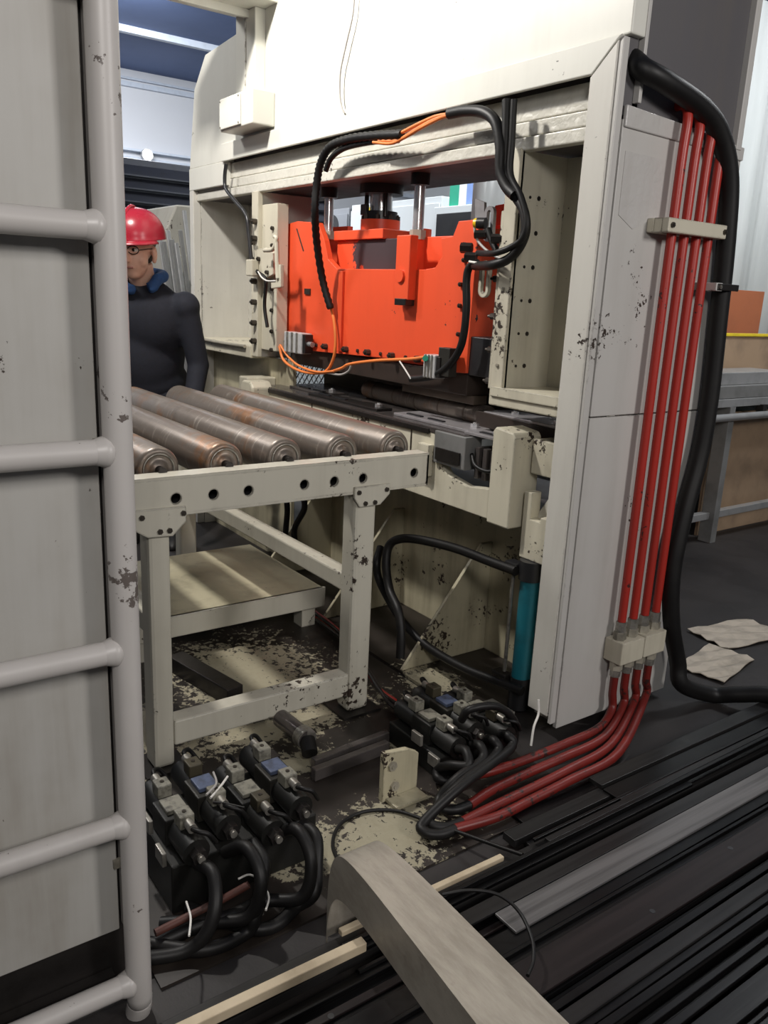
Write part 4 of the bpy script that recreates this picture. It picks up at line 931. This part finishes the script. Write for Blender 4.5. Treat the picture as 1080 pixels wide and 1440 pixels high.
# dark louvred machine housing behind the worker
lv = thing('louvred_housing', (-7.3, 2.9, 0), 'large dark louvred machine housing behind the worker', 'machine housing')
MB().box(-8.2, -7.02, 1.6, 4.3, 0, 2.22).build('body', M['louver_dark'], lv, .01)
for k in range(12):
    zz = 1.0 + k*.10
    MB().prism([(-7.02, zz), (-6.955, zz - .02), (-6.955, zz - .008), (-7.02, zz + .07)], 'y', 1.62, 4.28).build('louver', M['louver_dark'], lv)
# bundle of grey bars leaning on a cream machine side
cm = thing('cream_machine', (-5.2, 2.25, 0), 'cream machine side standing behind the left column', 'machine')
MB().prism([(1.86, 0), (2.6, 0), (2.6, 1.72), (1.93, 1.70), (1.86, 1.55)], 'x', -5.5, -4.85).build('housing', M['far_cream'], cm, .01)
for k in range(3): MB().box(-4.85, -4.84, 1.92, 2.5, .35 + k*.4, .62 + k*.4).build('cover', M['far_cream'], cm, .004)
rr2 = random.Random(4)
for k in range(7):
    y0 = 1.80 + .012*k; x0 = -4.60 + .030*k
    tag(MB().bar((x0 - .10, y0 - .03, 1.46 + .20*rr2.random()), (x0 + .06, y0 + .10, .001), .022, .012, (1, 0, 0)).build('leaning_bar', M['grey_paint'] if k % 2 else M['steel_light'], None, .002),
        'grey steel bar leaning upright between the worker and the left column' if k % 2 else 'pale steel bar leaning upright between the worker and the left column', 'steel bar', 'bars leaning behind the left column')
# expanded-mesh guards
def mesh_guard(name, p0, p1, z0, z1, lab, pitch=.055):
    p0, p1 = Vector(p0), Vector(p1); d = (p1 - p0); L = d.length; d.normalize(); up = Vector((0, 0, 1)); h = z1 - z0
    t = thing(name, ((p0 + p1)/2).to_tuple()[:2] + (0,), lab, 'mesh guard')
    mb = MB(); k = -h
    while k < L:
        for s_ in (0, 1):
            a0, a1 = max(k, 0), min(k + h, L)
            if a1 <= a0: continue
            za, zb = (a0 - k, a1 - k) if s_ == 0 else (h - (a0 - k), h - (a1 - k))
            mb.bar(p0 + d*a0 + up*(z0 + za), p0 + d*a1 + up*(z0 + zb), .005, .005)
        k += pitch
    o = mb.build('diamond_mesh', M['black_plastic'], t); o['kind'] = 'stuff'
    for a, b_ in (((0, z0), (L, z0)), ((0, z1), (L, z1))): MB().bar(p0 + d*a[0] + up*a[1], p0 + d*b_[0] + up*b_[1], .03, .03).build('frame_bar', M['dark_steel'], t)
    for q in (0, L): MB().bar(p0 + d*q, p0 + d*q + up*z1, .03, .03).build('frame_post', M['dark_steel'], t)
mesh_guard('mesh_guard', (-4.80, 1.40, 0), (-4.80, 2.10, 0), .30, .98, 'black diamond mesh guard low behind the worker')
mesh_guard('mesh_guard', (-4.60, 2.50, 0), (-3.5, 2.50, 0), .30, .98, 'black diamond mesh guard seen under the red ram')
tag(MB().box(-6.6, -5.6, 2.62, 3.6, 0, 1.05).build('white_bin', M['cabinet_white'], None, .01), 'plain white cabinet low behind the diamond mesh guard', 'cabinet')
tag(MB().box(-5.45, -5.40, 1.2, 1.85, 0, 1.0).build('white_board', M['cabinet_white'], None, .004), 'white board standing behind the mesh guard by the worker', 'board')

# ================================================================== worker
hc_ = P(190, 352, x=-3.70)                       # middle of the head
def remesh(o, vox, smooth=4):
    md = o.modifiers.new('remesh', 'REMESH'); md.mode = 'VOXEL'; md.voxel_size = vox; md.use_smooth_shade = True
    if smooth: s2 = o.modifiers.new('smooth', 'SMOOTH'); s2.iterations = smooth; s2.factor = .5
    return o
man = thing('person', (hc_.x - .02, hc_.y + .05, 0), 'person in a red hard hat and dark navy jacket with a blue collar, looking aside', 'person')
def frame(fx, fy, tilt):
    f_ = Vector((fx, fy, 0)).normalized(); u = Vector((0, 0, 1)); f2 = (f_*math.cos(tilt) - u*math.sin(tilt)).normalized()
    l = u.cross(f_).normalized(); u2 = f2.cross(l).normalized(); return f2, l, u2        # forward, left, up
FH, LH, UH = frame(.72, -.69, .14)
FT, LT, UT = frame(.80, -.60, .20)
hm = lambda f_, l, u: hc_ + FH*f_ + LH*l + UH*u
RH = Matrix((FH, LH, UH)).transposed()
b = MB()
b.ell(hm(-.005, 0, .035), .098, .078, .095, rot=RH)                  # skull
b.ell(hm(.022, 0, -.035), .068, .060, .085, rot=RH)                 # face
b.ell(hm(.045, 0, -.092), .034, .036, .026, rot=RH)                 # chin
b.ell(hm(.035, .040, -.035), .035, .028, .035, rot=RH); b.ell(hm(.035, -.040, -.035), .035, .028, .035, rot=RH)   # cheeks
b.cyl(hm(.086, 0, .022), hm(.104, 0, -.026), .009, 12, .016); b.ell(hm(.100, 0, -.030), .017, .019, .013, rot=RH)  # nose
b.ell(hm(.078, 0, .036), .018, .055, .012, rot=RH)                  # brow
b.ell(hm(.078, 0, -.062), .016, .026, .009, rot=RH)                 # mouth
for sd in (-1, 1):
    b.ell(hm(-.006, sd*.086, -.012), .020, .010, .034, rot=RH); b.ell(hm(-.004, sd*.083, -.040), .012, .010, .014, rot=RH)
nk = hm(-.035, 0, -.06); ch = nk - UT*.12 - FT*.02
b.cyl(nk, ch, .055, 20, .06)
hip = Vector((ch.x, ch.y, 0)) - FT*.10; hip.z = .80
chest = ch - UT*.14 + FT*.0
b.ell(chest, .09, .14, .16, rot=Matrix((FT, LT, UT)).transposed())
b.ell((chest + hip)/2, .08, .12, .20); b.ell(hip, .09, .13, .12)
jk = MB(); RT = Matrix((FT, LT, UT)).transposed()
jk.ell(chest, .125, .185, .20, rot=RT); jk.ell((chest + hip)/2, .125, .17, .24); jk.ell(hip, .13, .175, .13)
jk.ell(ch - UT*.035, .07, .15, .06, rot=RT)
tro = MB(); tro.ell(hip - Vector((0, 0, .05)), .12, .165, .12)
hands = []
for sd in (-1, 1):
    sh = ch - UT*.065 + LT*.185*sd; el = sh + Vector((0, 0, -.27)) + LT*.05*sd - FT*.03; wr = el + FT*.12 + Vector((0, 0, -.20)) - LT*.01*sd
    jk.ell(sh, .068, .068, .068); jk.cyl(sh, el, .060, 18, .050); jk.ell(el, .051, .051, .051); jk.cyl(el, wr, .050, 18, .040)
    b.cyl(sh, el, .04, 14, .036); b.cyl(el, wr + (wr - el).normalized()*.03, .035, 14, .026)
    dn = (wr - el).normalized(); pc0 = wr + dn*.07; b.ell(pc0, .016, .038, .048, rot=Matrix((LT*sd, FT, dn)).transposed())
    for fi in range(4):
        base = pc0 + dn*.038 + FT*(.027 - .018*fi); l1 = (.040, .045, .042, .033)[fi]
        k1 = base + dn*l1 - LT*sd*.008; k2 = k1 + (dn*.7 - LT*sd*.6).normalized()*l1*.75
        b.cyl(base, k1, .0085, 10, .008); b.ell(k1, .0082, .0082, .0082, 10, 8); b.cyl(k1, k2, .008, 10, .0068); b.ell(k2, .0068, .0068, .0068, 10, 8)
    t0 = pc0 - dn*.015 + FT*.034; t1 = t0 + FT*.022 + dn*.028; t2 = t1 + dn*.026 - LT*sd*.008
    b.cyl(t0, t1, .0105, 10, .0095); b.ell(t1, .0095, .0095, .0095, 10, 8); b.cyl(t1, t2, .0095, 10, .008); b.ell(t2, .008, .008, .008, 10, 8)
    hp = hip + LT*.085*sd - Vector((0, 0, .06)); kn = Vector((hp.x, hp.y, .44)) + FT*.06 + LT*.02*sd; an = Vector((hp.x, hp.y, .09)) - FT*.03 + LT*.03*sd
    tro.cyl(hp, kn, .088, 18, .066); tro.ell(kn, .066, .066, .066); tro.cyl(kn, an, .066, 18, .055)
    b.cyl(hp, kn, .06, 14, .05); b.ell(kn, .05, .05, .05); b.cyl(kn, an, .05, 14, .036); b.ell(an, .037, .037, .045)
    sm = MB(); c0 = Vector((an.x, an.y, .045)) + FT*.06; sm.ell(c0, .135, .048, .044, rot=Matrix((FT, LT, Vector((0, 0, 1)))).transposed()); sm.ell(Vector((an.x, an.y, .07)), .05, .045, .055)
    remesh(sm.build('shoe', M['black_rubber'], man), .010, 2)
remesh(b.build('body', M['skin'], man), .0052, 3)
remesh(jk.build('jacket', M['navy_cloth'], man), .011, 5)
remesh(tro.build('trousers', M['navy_cloth'], man), .012, 4)
co = MB()
for k in range(24):
    t = 2*math.pi*k/24; t2 = 2*math.pi*(k+1)/24
    g = lambda q: nk - UT*.055 - FT*.005 + LT*math.sin(q)*.098 + FT*math.cos(q)*.085 - UT*(.045*(math.cos(q) > .6)*math.cos(q))
    if abs(math.sin(t)) < .30 and math.cos(t) > 0: continue
    co.cyl(g(t), g(t2), .026, 10); co.ell(g(t2), .026, .026, .026, 10, 8)
remesh(co.build('collar', M['blue_cloth'], man), .010, 3)
he = MB(); pr_ = []
for i in range(13):
    a = math.pi/2*i/12; pr_.append((.132*math.cos(a)**.85 if i < 12 else 0, .125*math.sin(a)))
he.lathe(hm(-.012, 0, .052), [(.128, -.004), (.134, -.004)] + pr_, UH, 36)
hat = he.build('hard_hat', M['helmet_red'], man); hat.modifiers.new('thick', 'SOLIDIFY').thickness = .004
vb = MB(); v = []
for k in range(17):
    t = -1.15 + 2.3*k/16
    for r_, dz in ((.128, 0), (.128 + .045*math.cos(t)**1.0, -.014)):
        v.append(hm(-.012, 0, .052) + FH*r_*math.cos(t) + LH*r_*math.sin(t) + UH*dz)
vb.add(v, [(2*k, 2*k+1, 2*k+3, 2*k+2) for k in range(16)], True)
br_ = vb.build('brim', M['helmet_red'], hat); br_.modifiers.new('thick', 'SOLIDIFY').thickness = .005
MB().tube([hm(.12, 0, .06), hm(.09, 0, .135), hm(.0, 0, .182), hm(-.09, 0, .14)], .008, 8).build('ridge', M['helmet_red'], hat)
hr = MB(); hr.ell(hm(-.030, 0, .030), .080, .0815, .05, rot=RH); hr.ell(hm(-.055, 0, -.015), .052, .068, .05, rot=RH)
hr.build('hair', M['hair_dark'], man)
gl = MB()
for sd in (-1, 1):
    c0 = hm(.091, sd*.033, .010); e = MB()
    ring = [c0 + LH*.025*math.cos(t) + UH*.017*math.sin(t) for t in [2*math.pi*k/16 for k in range(17)]]
    gl.tube(ring, .0022, 6, 1, caps=False); gl.tube([c0 + LH*sd*.025, hm(.04, sd*.079, .012), hm(-.01, sd*.084, .008)], .002, 6, 2)
    MB().ell(hm(.072, sd*.033, .010), .013, .016, .010, 16, 10, rot=RH).build('eye', M['eye_white'], man)
    MB().ell(hm(.083, sd*.033 - .003, .010), .004, .007, .007, 12, 8, rot=RH).build('iris', M['eye_dark'], man)
    MB().tube([hm(.086, sd*.016, .030), hm(.090, sd*.034, .036), hm(.078, sd*.054, .032)], .004, 6, 3).build('eyebrow', M['hair_dark'], man)
gl.tube([hm(.100, -.009, .012), hm(.104, 0, .015), hm(.100, .009, .012)], .002, 6, 2)
gl.build('glasses', M['dark_steel'], man)
MB().tube([hm(.083, -.022, -.064), hm(.094, 0, -.062), hm(.083, .022, -.064)], .0045, 8, 4).build('lips', M['lips'], man)
